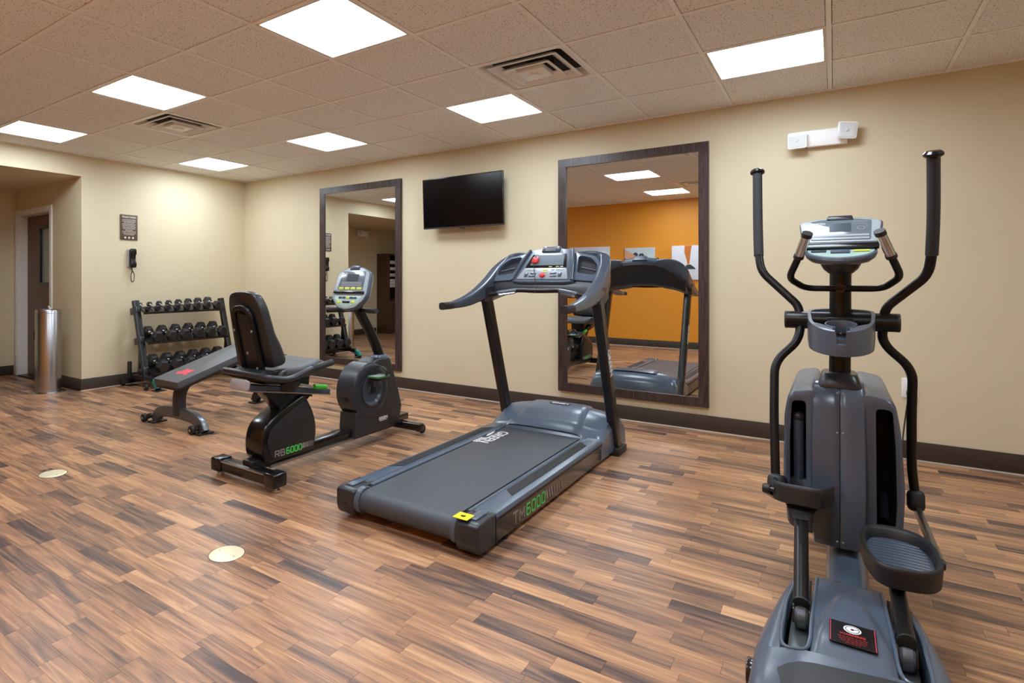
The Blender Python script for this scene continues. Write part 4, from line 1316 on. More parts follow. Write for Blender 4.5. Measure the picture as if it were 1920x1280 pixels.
# front stabilizer
MB().span(BX - 0.25, BX + 0.22, 3.60, 3.665, 0.034, 0.088, 0.010, 3).build('stabilizer', 'black_gloss', t)
MB().prism([(3.50, 0.075), (3.63, 0.05), (3.63, 0.085), (3.52, 0.125)], 'x', BX - 0.05, BX + 0.05, 0.005).build('stabilizer_bracket', 'black_paint', t)
for s in (-1, 1):
    MB().cyl((BX + s * 0.195, 3.67, 0.042), (BX + s * 0.225, 3.67, 0.042), 0.034, n=24, bev=0.006).build('transport_wheel', 'rubber', t)
    MB().span(BX + s * 0.19, BX + s * 0.238, 3.598, 3.668, 0.032, 0.09, 0.012, 3).build('stabilizer_cap', 'black_gloss', t)
    MB().cyl((BX + s * 0.205, 3.63, 0.0), (BX + s * 0.205, 3.63, 0.034), 0.014, n=14).build('levelling_foot', 'chrome', t)
# mast and console
mast = smooth_path([(BX, 3.425, 0.58), (BX, 3.375, 0.68), (BX, 3.300, 0.80), (BX, 3.225, 0.90), (BX, 3.150, 1.00)], 5)
MB().tube(mast, 1.0, up=(1, 0, 0), sec=rounded_poly([(-0.036, -0.026), (0.036, -0.026), (0.036, 0.026), (-0.036, 0.026)], 0.018, 4)).build('mast', 'black_tube', t)
MB().loft([[(BX + p[0], 3.415 + p[1], 0.595) for p in rect_poly(0.12, 0.16, 0.02, 3)], [(BX + p[0], 3.405 + p[1], 0.628) for p in rect_poly(0.075, 0.10, 0.02, 3)]]).build('mast_collar', 'slate', t)
CU = Vector((0, 0.36, 0.933)).normalized()
CN = Vector((0, -0.933, 0.36)).normalized()
C1 = Vector((BX, 3.032, 0.978))
def cpt(x, v, d=0.0):
    return C1 + Vector((x, 0, 0)) + CU * v + CN * d
cout = rounded_poly([(0.0, -0.004), (0.085, 0.012), (0.150, 0.075), (0.166, 0.115), (0.152, 0.285), (0.085, 0.318), (0.045, 0.326), (-0.045, 0.326), (-0.085, 0.318), (-0.152, 0.285), (-0.166, 0.115), (-0.150, 0.075), (-0.085, 0.012)], 0.02, 4)
rings = [[cpt(p[0] * k, 0.16 + (p[1] - 0.16) * k, d) for p in cout] for d, k in ((-0.085, 0.55), (-0.075, 0.72), (-0.055, 0.9), (-0.02, 1.0), (0.0, 1.0), (0.006, 0.975))]
MB().loft(rings).build('console', 'charcoal', t)
MB().outline([(p[0] * 0.95, 0.16 + (p[1] - 0.16) * 0.95) for p in cout], cpt(0, 0, 0.006), PX, CU, 0.006, 0.002).build('console_face', 'silver_face', t)
MB().outline(rounded_poly([(-0.120, 0.150), (0.120, 0.150), (0.112, 0.290), (-0.112, 0.290)], 0.01), cpt(0, 0, 0.0095), PX, CU, 0.003, 0.001).build('display', 'lcd', t)
MB().outline(rect_poly(0.11, 0.055, 0.004, 3, 0.0, 0.238), cpt(0, 0, 0.0115), PX, CU, 0.002).build('display_window', 'display', t)
text('display_lettering', 'GREEN', 0.018, cpt(-0.085, 0.272, 0.0116), PX, CU, 'white_ink', t)
for k in range(3):
    MB().outline(rect_poly(0.19, 0.004, 0.001), cpt(0, 0.204 - 0.012 * k, 0.0113), PX, CU, 0.001).build('display_line', 'light_grey', t)
for k in range(4):
    MB().outline(rect_poly(0.044, 0.020, 0.004), cpt(-0.085 + 0.0567 * k, 0.158, 0.012), PX, CU, 0.003, 0.001).build('key', 'yellow_key', t)
MB().outline(rounded_poly([(-0.142, 0.118), (0.142, 0.118), (0.138, 0.138), (-0.138, 0.138)], 0.004), cpt(0, 0, 0.013), PX, CU, 0.022, 0.004).build('reading_ledge', 'black_gloss', t)
MB().outline(rounded_poly([(-0.130, 0.100), (0.130, 0.100), (0.105, 0.045), (0.0, 0.012), (-0.105, 0.045)], 0.02), cpt(0, 0, 0.0098), PX, CU, 0.003, 0.001).build('keypad', 'teal_face', t)
for kx, kv, m_ in ((-0.07, 0.088, 'slate_dk'), (-0.035, 0.088, 'slate_dk'), (0.0, 0.088, 'yellow_key'), (0.035, 0.088, 'slate_dk'), (0.07, 0.088, 'slate_dk'), (-0.075, 0.056, 'yellow_key'), (0.06, 0.056, 'yellow_key')):
    MB().outline(rect_poly(0.030, 0.016 if kv > 0.06 else 0.022, 0.005), cpt(kx, kv, 0.0125), PX, CU, 0.004, 0.001).build('key', m_, t)
MB().outline(rect_poly(0.07, 0.016, 0.006), cpt(-0.005, 0.056, 0.013), PX, CU, 0.005, 0.0015).build('start_key', 'black_gloss', t)
MB().outline(rounded_poly([(-0.048, 0.300), (0.048, 0.300), (0.040, 0.334), (-0.040, 0.334)], 0.008), cpt(0, 0, 0.004), PX, CU, 0.02, 0.004).build('fan_grille', 'slate_dk', t)
hb = fillet([(BX - 0.212, 3.06, 0.966), (BX - 0.16, 3.10, 0.968), (BX - 0.06, 3.17, 0.972), (BX + 0.06, 3.17, 0.972), (BX + 0.16, 3.13, 0.974), (BX + 0.212, 3.11, 0.974)], 0.05, 5)
MB().tube(hb, 0.0155, 12).build('console_handlebar', 'black_tube', t)
for s, ya_ in ((-1, (3.06, 3.10)), (1, (3.11, 3.13))):
    MB().tube([(BX + s * 0.10, ya_[1] + 0.03 if s < 0 else 3.155, 0.971), (BX + s * 0.16, ya_[1], 0.972), (BX + s * 0.216, ya_[0], 0.973)], 0.0185, 12).build('handlebar_grip', 'foam', t)

# ================================================================== DUMBBELL RACK
t = thing('dumbbell_rack', (-6.2, 3.97, 0), 'black three-tier dumbbell rack against the left wall', 'dumbbell rack')
Y0, Y1 = 3.415, 4.535
tiers = [(0.865, -6.275), (0.535, -6.185), (0.205, -6.085)]       # z and x of the tray centre line
for yv in (Y0, Y1):
    MB().tube([(-6.055, yv, 0.09), (-6.292, yv, 0.955)], 1.0, up=(0, 1, 0), sec=rect_poly(0.045, 0.07, 0.006, 2)).build('post', 'black_paint', t)
    for (z, x) in tiers:
        pz = z
        px = -6.055 - (pz - 0.09) * 0.274
        MB().box((px - 0.03, yv, pz - 0.02), (0.13, 0.052, 0.075), 0.004, 2, Matrix.Rotation(R(-15.3), 3, 'Y')).build('bracket_plate', 'black_paint', t)
        for dz in (-0.03, 0.012):
            MB().cyl((px - 0.0, yv - 0.034, pz + dz), (px - 0.0, yv - 0.026, pz + dz), 0.010, n=8).build('bolt', 'chrome', t)
    MB().tube([(-6.19, yv, 0.09), (-6.16, yv, 0.46)], 1.0, up=(0, 1, 0), sec=rect_poly(0.04, 0.05, 0.004, 2)).build('brace', 'black_paint', t)
    arch = smooth_path([(-6.40, yv, 0.050), (-6.30, yv, 0.105), (-6.15, yv, 0.118), (-5.98, yv, 0.112), (-5.86, yv, 0.075), (-5.82, yv, 0.018)], 5)
    MB().tube(arch, 1.0, up=(0, 1, 0), sec=rect_poly(0.055, 0.055, 0.008, 2)).build('foot_arch', 'black_paint', t)
    lo = MB().tube([arch[-8] + Vector((0.004, 0, 0.004)), arch[-5] + Vector((0.005, 0, 0.004)), arch[-2] + Vector((0.005, 0, 0.0))], 1.0, up=(0, 1, 0), sec=rect_poly(0.058, 0.056, 0.004, 2)).build('foot_decal', 'teal', t)
    lab(lo, 'teal tip of the foot arch')
    MB().span(-5.88, -5.76, yv - 0.05, yv + 0.06, 0, 0.008, 0.002).build('foot_plate', 'black_matte', t)
    MB().span(-6.44, -6.32, yv - 0.05, yv + 0.06, 0, 0.008, 0.002).build('foot_plate', 'black_matte', t)
    for wx in (-5.945, -6.425):
        MB().cyl((wx, yv - 0.085, 0.036), (wx, yv - 0.055, 0.036), 0.034, n=24, bev=0.006).build('transport_wheel', 'rubber', t)
        MB().cyl((wx, yv - 0.090, 0.036), (wx, yv - 0.03, 0.036), 0.009, n=10).build('axle', 'chrome', t)
MB().tube([(-6.30, Y0, 0.075), (-6.30, Y1, 0.075)], 1.0, sec=rect_poly(0.05, 0.05, 0.006, 2)).build('cross_beam', 'black_paint', t)
MB().cyl((-6.36, Y0 - 0.03, 0.09), (-6.36, Y0 - 0.03, 0.275), 0.024, n=20, bev=0.003).build('storage_peg', 'black_matte', t)
TILT = R(13)
tq = Matrix.Rotation(TILT, 3, 'Y')
def tier_pt(z, x, a, h):
    """a: along the tray depth (towards the room), h: above the tray"""
    return Vector((x, 0, z)) + tq @ Vector((a, 0, h))
for (z, x) in tiers:
    mb = MB()
    def ys_ring(poly):
        return [[Vector((p.x, yv, p.z)) for p in poly] for yv in (Y0 + 0.025, Y1 - 0.025)]
    # two angle rails and a tray pan
    pan = [tier_pt(z, x, a, h) for a, h in ((-0.12, -0.032), (-0.12, -0.007), (0.12, -0.007), (0.12, -0.032), (0.115, -0.032), (0.115, -0.013), (-0.115, -0.013), (-0.115, -0.032))]
    MB().loft(ys_ring(pan)).build('tray', 'black_paint', t)

def make_dumbbell(R_, hl, grip, label, group):
    """hex dumbbell lying along local X, resting on z=0"""
    ap = R_ * math.cos(R(30))
    o = thing('hex_dumbbell', (0, 0, 0), label, 'dumbbell', group)
    for s in (-1, 1):
        def ring(xv, k):
            return [(s * xv, R_ * k * math.cos(R(60 * q)), ap + R_ * k * math.sin(R(60 * q))) for q in range(6)]
        a, b = grip / 2, grip / 2 + hl
        MB().loft([ring(a, 0.55), ring(a + hl * 0.22, 0.96), ring(a + hl * 0.3, 1.0), ring(b - hl * 0.16, 1.0), ring(b - hl * 0.1, 0.96), ring(b, 0.78)]).build('head', 'hex_rubber', o, ang=25)
        MB().cyl((s * (grip / 2 - 0.004), 0, ap), (s * (grip / 2 + 0.006), 0, ap), 0.021, n=16).build('collar', 'chrome', o)
    prof = [(0.0125, -grip / 2), (0.0135, -grip / 4), (0.0155, 0), (0.0135, grip / 4), (0.0125, grip / 2)]
    MB().lathe(prof, (0, 0, ap), (1, 0, 0), 16).build('handle', 'chrome', o)
    return o
ordn = ['first', 'second', 'third', 'fourth', 'fifth', 'sixth', 'seventh', 'eighth']
tn_ = ['top', 'middle', 'bottom']
protos = {}
for ti, (z, x) in enumerate(tiers):
    n = 8 if ti == 0 else 6
    for k in range(n):
        if ti == 0:
            r_ = 0.030 + 0.0034 * k
            hl, gp = 0.040 + 0.005 * k, 0.115
            yv = Y0 + 0.085 + (0.112 * k + 0.0022 * k * k)
        elif ti == 1:
            r_, hl, gp = 0.064 + 0.0012 * k, 0.078, 0.120
            yv = Y0 + 0.135 + 0.170 * k
        else:
            r_, hl, gp = 0.074 + 0.0012 * k, 0.088, 0.120
            yv = Y0 + 0.135 + 0.170 * k
        size = ['small', 'medium', 'large'][ti]
        o = make_dumbbell(r_, hl, gp, 'black %s hex dumbbell, %s from the left on the %s tier of the rack' % (size, ordn[k], tn_[ti]), 'dumbbells on the %s tier' % tn_[ti])
        p = tier_pt(z, x, 0.0, -0.0055)
        o.location = (p.x, yv, p.z)
        o.rotation_euler = (0, TILT, 0)

# ================================================================== WEIGHT BENCH
WX = -4.25
t = thing('weight_bench', (WX, 3.1, 0), 'inclined charcoal weight bench with grey steel foot in front of the rack', 'weight bench')
bd = Vector((0, math.cos(R(15)), math.sin(R(15))))
bn = Vector((0, -math.sin(R(15)), math.cos(R(15))))
B0 = Vector((WX, 2.545, 0.395))
def bpt(x, a, h):
    return B0 + Vector((x, 0, 0)) + bd * a + bn * h
pl = rect_poly(0.345, 0.93, 0.02, 4)
MB().loft([[bpt(p[0] * k, 0.465 + p[1] * (1 - (1 - k) * 0.4), h) for p in pl] for h, k in ((-0.055, 0.97), (-0.05, 1.0), (-0.008, 1.0), (0.0, 0.985), (0.002, 0.95))]).build('pad', 'vinyl_grey', t)
MB().loft([[bpt(p[0] * k, 0.465 + p[1], h) for p in rect_poly(0.338, 0.92, 0.015, 3)] for h, k in ((-0.0745, 0.96), (-0.0545, 1.0))]).build('pad_board', 'black_matte', t)
st = rounded_poly([(-0.04, -0.072), (0.02, -0.05), (0.075, -0.07), (0.055, -0.01), (0.062, 0.05), (0.0, 0.03), (-0.055, 0.055), (-0.045, 0.0), (-0.085, -0.03)], 0.012, 3)
lo = MB().outline([(p[0], p[1]) for p in st], bpt(0.015, 0.19, 0.0028), (1, 0, 0), bd, 0.0012).build('pad_emblem', 'red_print', t)
lab(lo, 'red printed emblem on the pad')
MB().tube(smooth_path([(WX, 2.675, 0.10), (WX, 2.672, 0.20), (WX, 2.680, 0.28), (WX, 2.72, 0.345), (WX, 2.79, 0.385)], 5), 1.0, up=(1, 0, 0), sec=rect_poly(0.075, 0.09, 0.012, 3)).build('post', 'charcoal_dk', t)
MB().tube([bpt(0, 0.10, -0.10), bpt(0, 0.86, -0.10)], 1.0, up=(1, 0, 0), sec=rect_poly(0.05, 0.07, 0.008, 2)).build('spine_beam', 'black_paint', t)
MB().tube([(WX, 3.40, 0.50), (WX, 3.66, 0.09)], 1.0, up=(1, 0, 0), sec=rect_poly(0.05, 0.06, 0.008, 2)).build('post', 'black_paint', t)
for yv, hw, m_ in ((2.67, 0.34, 'grey_metal'), (3.66, 0.28, 'black_paint')):
    arch = smooth_path([(WX - hw, yv, 0.012), (WX - hw * 0.86, yv, 0.075), (WX - hw * 0.55, yv, 0.110), (WX, yv, 0.118), (WX + hw * 0.55, yv, 0.110), (WX + hw * 0.86, yv, 0.075), (WX + hw, yv, 0.012)], 6)
    MB().tube(arch, 1.0, up=(0, 1, 0), sec=rect_poly(0.09, 0.052, 0.012, 3)).build('foot_arch', m_, t)
    for s in (-1, 1):
        MB().span(WX + s * (hw - 0.06), WX + s * (hw + 0.03), yv - 0.06, yv + 0.07, 0, 0.012, 0.003).build('foot_pad', 'rubber', t)
        if yv < 3:
            MB().cyl((WX + s * hw - 0.06, yv - 0.085, 0.036), (WX + s * hw - 0.06, yv - 0.050, 0.036), 0.034, n=24, bev=0.006).build('transport_wheel', 'rubber', t)
            MB().tube([(WX + s * hw - 0.06, yv - 0.066, 0.036), (WX + s * hw - 0.02, yv - 0.03, 0.055)], 0.022, 12).build('wheel_bracket', 'black_paint', t)
            MB().cyl((WX + s * hw - 0.06, yv - 0.088, 0.036), (WX + s * hw - 0.06, yv - 0.084, 0.036), 0.010, n=12).build('axle_cap', 'chrome', t)

# ================================================================== ELLIPTICAL TRAINER
t = thing('elliptical_trainer', (0.03, 2.4, 0), 'black and slate elliptical cross trainer nearest the camera on the right', 'elliptical trainer')
EX = 0.037
YS = [2.36, 2.28, 2.2, 2.1, 2.0, 1.9, 1.80, 1.72, 1.64, 1.57, 1.51, 1.47, 1.445]
ZC = [0.205, 0.222, 0.235, 0.247, 0.256, 0.262, 0.264, 0.258, 0.240, 0.205, 0.150, 0.085, 0.02]
ZW = [0.190, 0.204, 0.214, 0.224, 0.232, 0.238, 0.240, 0.234, 0.216, 0.182, 0.130, 0.070, 0.015]
WO = [0.138, 0.152, 0.165, 0.178, 0.190, 0.199, 0.205, 0.207, 0.206, 0.202, 0.192, 0.176, 0.160]
def interp(xs_, vs_, x):
    for a in range(len(xs_) - 1):
        if xs_[a] >= x >= xs_[a + 1]:
            f = (xs_[a] - x) / (xs_[a] - xs_[a + 1])
            return vs_[a] * (1 - f) + vs_[a + 1] * f
    return vs_[0] if x > xs_[0] else vs_[-1]
def sstep(a, b, x):
    u = min(1, max(0, (x - a) / (b - a)))
    return u * u * (3 - 2 * u)
def ztop(dx, y):
    zc, zw = interp(YS, ZC, y), interp(YS, ZW, y)
    z = zc + (zw - zc) * sstep(0.09, 0.2, abs(dx))
    # raised tongue in the middle
    hw = 0.030 + 0.05 * min(1, max(0, (2.16 - y) / 0.3))
    z += 0.020 * (1 - sstep(hw - 0.012, hw + 0.004, abs(dx))) * (1 - sstep(2.12, 2.19, y)) * sstep(1.74, 1.86, y)
    return z
mb = MB()
YE = 1.765
rowsY = [2.36, 2.30, 2.24, 2.19, 2.16, 2.12, 2.08, 2.04, 2.0, 1.96, 1.92, 1.88, 1.84, 1.80, YE]
cols = [-0.086, -0.082, -0.074, -0.066, -0.058, -0.05, -0.042, -0.034, -0.026, -0.018, -0.009, 0, 0.009, 0.018, 0.026, 0.034, 0.042, 0.05, 0.058, 0.066, 0.074, 0.082, 0.086]
def taper(dx, y):
    return dx * (1 - 0.06 * sstep(1.8, 2.36, y))
rows = []
for yv in rowsY:
    r_ = [(EX - taper(0.087, yv), yv, 0.11)]
    r_ += [(EX + taper(dx, yv), yv, ztop(dx, yv) - (0.004 if abs(dx) > 0.084 else 0)) for dx in cols]
    r_ += [(EX + taper(0.087, yv), yv, 0.11)]
    rows.append(r_)
mb.grid(rows)
mb.add(rows[0], [list(range(len(rows[0])))])
for s in (-1, 1):
    rows = []
    for yv in rowsY:
        wo = interp(YS, WO, yv)
        si = 0.150 - 0.012 * sstep(1.95, 2.36, yv)
        si = min(si, wo - 0.012)
        rr_ = [(EX + s * (si - 0.002), yv, 0.10), (EX + s * si, yv, ztop(0.15, yv) - 0.004)]
        for k in range(1, 6):
            d = si + (wo - si) * k / 5
            rr_.append((EX + s * d, yv, ztop(d, yv) - 0.03 * (k / 5) ** 4))
        rr_ += [(EX + s * (wo + 0.010), yv, ztop(wo, yv) * 0.60), (EX + s * (wo + 0.014), yv, 0.03), (EX + s * (wo + 0.006), yv, 0.008)]
        rows.append(rr_)
    mb.grid(rows)
    mb.add(rows[0], [list(range(len(rows[0])))])
rows = []
rY = [YE, 1.75, 1.73, 1.69, 1.64, 1.60, 1.57, 1.54, 1.51, 1.48, 1.455, 1.445]
dcols = [-1, -0.96, -0.9, -0.8, -0.72, -0.6, -0.5, -0.42, -0.34, -0.26, -0.18, -0.1, 0, 0.1, 0.18, 0.26, 0.34, 0.42, 0.5, 0.6, 0.72, 0.8, 0.9, 0.96, 1]
for yv in rY:
    wo = interp(YS, WO, yv)
    rr_ = [(EX - wo - 0.006, yv, 0.008), (EX - wo - 0.014, yv, 0.03), (EX - wo - 0.010, yv, ztop(wo, yv) * 0.6)]
    rr_ += [(EX + wo * d, yv, ztop(wo * d, yv) - 0.03 * max(0.0, (abs(wo * d) - 0.150) / max(0.01, wo - 0.150)) ** 4) for d in dcols]
    rr_ += [(EX + wo + 0.010, yv, ztop(wo, yv) * 0.6), (EX + wo + 0.014, yv, 0.03), (EX + wo + 0.006, yv, 0.008)]
    rows.append(rr_)
mb.grid(rows)
mb.add(rows[0], [list(range(len(rows[0])))])
mb.build('base_shell', 'charcoal', t, ang=50)
# bright lip around the slots
for s in (-1, 1):
    lip = [(EX + s * taper(0.087, yv), yv, ztop(0.086, yv) + 0.0005) for yv in (2.34, 2.2, 2.05, 1.92, 1.82)]
    lip += [(EX + s * 0.095, 1.772, ztop(0.095, 1.772) + 0.0), (EX + s * 0.12, 1.763, ztop(0.12, 1.763) + 0.0), (EX + s * 0.142, 1.778, ztop(0.142, 1.78))]
    lip += [(EX + s * 0.150, yv, ztop(0.15, yv) - 0.001) for yv in (1.83, 1.94, 2.05)] + [(EX + s * (0.150 - 0.012 * sstep(1.95, 2.36, yv)), yv, ztop(0.15, yv) - 0.001) for yv in (2.15, 2.25, 2.34)]
    MB().tube(smooth_path(lip, 4), 0.0045, 8).build('slot_lip', 'slate', t)
    cx = EX + s * 0.118
    MB().span(cx - 0.030, cx + 0.030, 1.75, 2.36, 0.10, 0.118).build('slot_floor', 'black_matte', t)
    rl_ = MB().span(cx - 0.021, cx + 0.021, 1.755, 2.38, 0.118, 0.176, 0.003).build('roller_rail', mat('rail_grey', (126, 132, 134), 0.3, metal=0.5), t)
    MB().span(cx - 0.0215, cx - 0.017, 1.76, 2.375, 0.1755, 0.1785).span(cx + 0.017, cx + 0.0215, 1.76, 2.375, 0.1755, 0.1785).build('rail_edge', 'alu', t)
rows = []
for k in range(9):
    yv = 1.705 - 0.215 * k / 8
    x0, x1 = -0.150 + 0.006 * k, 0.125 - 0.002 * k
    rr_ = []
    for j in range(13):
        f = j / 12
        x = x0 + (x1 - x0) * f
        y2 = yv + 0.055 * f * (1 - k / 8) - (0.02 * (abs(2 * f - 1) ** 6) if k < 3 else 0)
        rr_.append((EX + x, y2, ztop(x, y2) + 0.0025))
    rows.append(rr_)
MB().grid(rows).build('recess_shade', 'black_matte', t)  # dark sheet laid on the shell, standing in for shade at its rear
# levelling dial on the side
MB().cyl((EX - 0.202, 1.80, 0.14), (EX - 0.226, 1.80, 0.14), 0.034, n=28, bev=0.004).build('side_cap', 'black_gloss', t)
MB().cyl((EX + 0.202, 1.80, 0.14), (EX + 0.226, 1.80, 0.14), 0.034, n=28, bev=0.004).build('side_cap', 'black_gloss', t)
# warning sticker on the tongue
SC_ = Vector((EX + 0.001, 1.862, ztop(0, 1.862) + 0.0022))
sl = (ztop(0, 1.90) - ztop(0, 1.82)) / 0.08
SU = Vector((0, 1, sl)).normalized()
stk = MB().plate(SC_, (1, 0, 0), SU, 0.096, 0.104, 0.0014)
stk = stk.build('warning_sticker', 'label_black', t)
lab(stk, 'black and red warning sticker')
SN = Vector((1, 0, 0)).cross(SU)
mb = MB()
for dx in (-0.0455, 0.0455):
    mb.plate(SC_ + Vector((dx, 0, 0)) + SN * 0.0009, (1, 0, 0), SU, 0.0016, 0.100, 0.0006)
mb.build('sticker_border', 'red_print', t)
MB().cyl(SC_ + SU * 0.024 + SN * 0.0006, SC_ + SU * 0.024 + SN * 0.0011, 0.0185, n=32).build('sticker_roundel', 'white_ink', t)
mb = MB()
mb.lathe([(0.0135, 0.0), (0.0135, 0.0006), (0.0150, 0.0006), (0.0150, 0.0)], SC_ + SU * 0.024 + SN * 0.0010, SN, 28)
mb.outline([(0.004 * math.cos(R(60 * k)), 0.004 * math.sin(R(60 * k))) for k in range(6)], SC_ + SU * 0.024 + SN * 0.0014, (1, 0, 0), SU, 0.0006)
mb.plate(SC_ + SU * 0.026 + SN * 0.0014 + Vector((0.006, 0, 0)), (1, 0.2, 0), SU, 0.010, 0.0014, 0.0006)
mb.build('roundel_mark', 'label_black', t)
text('sticker_heading', 'WARNING', 0.0115, SC_ - SU * 0.004 + SN * 0.0011, (1, 0, 0), SU, 'red_ink', t, bold=0.0004, stretch=0.95)
mb = MB()
rl = random.Random(9)
for k in range(5):
    wd = (0.062, 0.056, 0.058, 0.05, 0.03)[k]
    x = -wd / 2
    while x < wd / 2 - 0.003:
        l = min(rl.uniform(0.004, 0.011), wd / 2 - x)
        mb.plate(SC_ + SU * (-0.016 - 0.0066 * k) + SN * 0.0010 + Vector((x + l / 2, 0, 0)), (1, 0, 0), SU, l, 0.0013, 0.0005)
        x += l + 0.0018
mb.build('sticker_lettering', 'red_ink', t)['kind'] = 'stuff'

# frame beam between base and hull, front stabilizer
MB().loft([[(EX + 0.0 + p[0], yv, 0.135 + p[1]) for p in rect_poly(0.118, 0.15, 0.05, 5)] for yv in (2.30, 3.36)]).build('frame_beam', 'slate', t)
for dx in (-0.03, 0.045):
    MB().cyl((EX + dx, 2.345, 0.205), (EX + dx, 2.345, 0.2085), 0.006, n=10).build('screw', 'chrome', t)
MB().span(EX - 0.17, EX + 0.17, 3.34, 3.42, 0.015, 0.085, 0.012, 3).build('stabilizer', 'black_gloss', t)
for s in (-1, 1):
    MB().cyl((EX + s * 0.14, 3.38, 0), (EX + s * 0.14, 3.38, 0.016), 0.022, n=16).build('levelling_foot', 'rubber', t)
    MB().cyl((EX + s * 0.15, 1.62, 0), (EX + s * 0.15, 1.62, 0.02), 0.022, n=16).build('levelling_foot', 'rubber', t)

# hull: side shells with tall slots and a raised seamed centre panel
HYf = 2.640
def slot_panel(s):
    if s < 0:
        outer = [(-0.050, 0.785), (-0.139, 0.768), (-0.153, 0.68), (-0.156, 0.45), (-0.142, 0.262), (-0.105, 0.245), (-0.050, 0.24)]
        inner = [(-0.084, 0.737), (-0.129, 0.735), (-0.135, 0.60), (-0.135, 0.40), (-0.128, 0.29), (-0.098, 0.275), (-0.083, 0.29)]
    else:
        outer = [(0.075, 0.785), (0.172, 0.765), (0.188, 0.66), (0.200, 0.45), (0.192, 0.262), (0.15, 0.245), (0.075, 0.24)]
        inner = [(0.119, 0.735), (0.166, 0.732), (0.174, 0.60), (0.178, 0.40), (0.172, 0.29), (0.145, 0.275), (0.122, 0.29)]
    o_ = rounded_poly(outer, 0.03, 5)
    i_ = rounded_poly(inner, 0.018, 5)
    def ring(pl, y, dx=0.0):
        return [(p[0], y, p[1]) for p in pl]
    cx = sum(p[0] for p in o_) / len(o_)
    cz = sum(p[1] for p in o_) / len(o_)
    def sc(pl, k):
        return [(cx + (p[0] - cx) * k, cz + (p[1] - cz) * (1 - (1 - k) * 0.35)) for p in pl]
    m1 = MB().loft([ring(sc(o_, 1.0), 3.30), ring(sc(o_, 1.0), HYf + 0.012), ring(sc(o_, 0.975), HYf + 0.002), ring([(q[0] * 0.55 + p[0] * 0.45, q[1] * 0.55 + p[1] * 0.45) for p, q in zip(i_, o_)], HYf - 0.004), ring(i_, HYf), ring(sc(i_, 0.96), HYf + 0.012)], caps=False)
    m1.add(ring(o_, 3.30), [list(range(len(o_)))])
    m1.build('side_shell', 'charcoal', t, ang=50)
    MB().loft([ring(sc(i_, 0.958), HYf + 0.011), ring(sc(i_, 0.95), 2.98)], caps=False).add(ring(sc(i_, 0.95), 2.98), [list(range(len(i_)))]).build('slot_lining', 'black_matte', t)
slot_panel(-1)
slot_panel(1)
# centre panel: two halves meeting in a seam
for s, xa, xb in ((-1, 0.0165, -0.062), (1, 0.0185, 0.086)):
    rows = []
    for z, yv, kb in ((0.812, 2.700, 1.0), (0.808, 2.665, 1.0), (0.792, 2.640, 1.0), (0.72, 2.618, 1.0), (0.60, 2.592, 1.02), (0.45, 2.570, 1.03), (0.34, 2.562, 1.0), (0.262, 2.562, 0.95), (0.238, 2.568, 0.93)):
        r_ = []
        for k in range(9):
            f = k / 8
            x = xa + (0.0175 + (xb - 0.0175) * kb - xa) * f
            r_.append((x, yv + 0.012 * f ** 2.2 + (0.004 if k == 0 else 0), z))
        x = 0.0175 + (xb - 0.0175) * kb
        r_.append((x + s * 0.004, yv + 0.028, z))
        r_.append((x + s * 0.004, yv + 0.085, z))
        rows.append(r_)
    mb = MB().grid(rows)
    mb.add(list(rows[-1]), [list(range(len(rows[-1])))])
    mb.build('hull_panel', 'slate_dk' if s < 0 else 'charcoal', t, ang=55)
MB().span(-0.045, 0.08, 2.66, 3.0, 0.23, 0.80).build('hull_core', 'black_matte', t)
for z, yv in ((0.777, 2.637), (0.640, 2.602), (0.262, 2.564)):
    for dx in (-0.0085, 0.0085):
        MB().cyl((0.0175 + dx, yv + 0.003, z), (0.0175 + dx, yv - 0.003, z), 0.0034, n=10).build('screw', 'silver', t)
MB().loft([[(0.016 + p[0], 2.735 + p[1], z) for p in rect_poly(w_, d_, 0.03, 4)] for z, w_, d_ in ((0.795, 0.130, 0.19), (0.806, 0.128, 0.188), (0.836, 0.110, 0.16), (0.843, 0.098, 0.148))]).build('mast_collar', 'charcoal_dk', t)
# mast, pivot axle
MB().cyl((0.0175, 2.745, 0.79), (0.020, 2.745, 1.255), 0.0335, n=32).build('mast', 'black_tube', t)
MB().cyl((-0.152, 2.74, 1.034), (0.188, 2.74, 1.034), 0.0335, n=32).build('pivot_axle', 'black_tube', t)
for s, x in ((-1, -0.157), (1, 0.193)):
    MB().cyl((x + 0.0 - s * 0.0, 2.74, 1.034), (x - s * 0.012, 2.74, 1.034), 0.034, n=32, bev=0.004).build('axle_cap', 'black_matte', t)
# drink tray: D-shaped trough
def dee(rx, ry, n=28):
    pts = [(0.0195 + rx * math.cos(math.pi + math.pi * k / n), 2.66 + ry * math.sin(math.pi + math.pi * k / n)) for k in range(n + 1)]
    return pts
ob, ib = dee(0.098, 0.185), dee(0.088, 0.172)
back_o = [(0.1175, 2.755), (0.055, 2.785), (-0.016, 2.785), (-0.0785, 2.755)]
back_i = [(0.1075, 2.745), (0.055, 2.772), (-0.016, 2.772), (-0.0685, 2.745)]
O_, I_ = ob + back_o, ib + back_i
def tz(p):
    z = 1.052 + (p[1] - 2.66) * 0.22
    return z
def notch(p):
    return abs(p[0] - 0.0195) < 0.0145 and p[1] < 2.55
def trim_z(p):
    return tz(p) - (0.045 if notch(p) else 0)
def dens(pl):
    return smooth_path([(p[0], p[1], 0) for p in pl], 3, closed=True)
Od, Id = dens(O_), dens(I_)
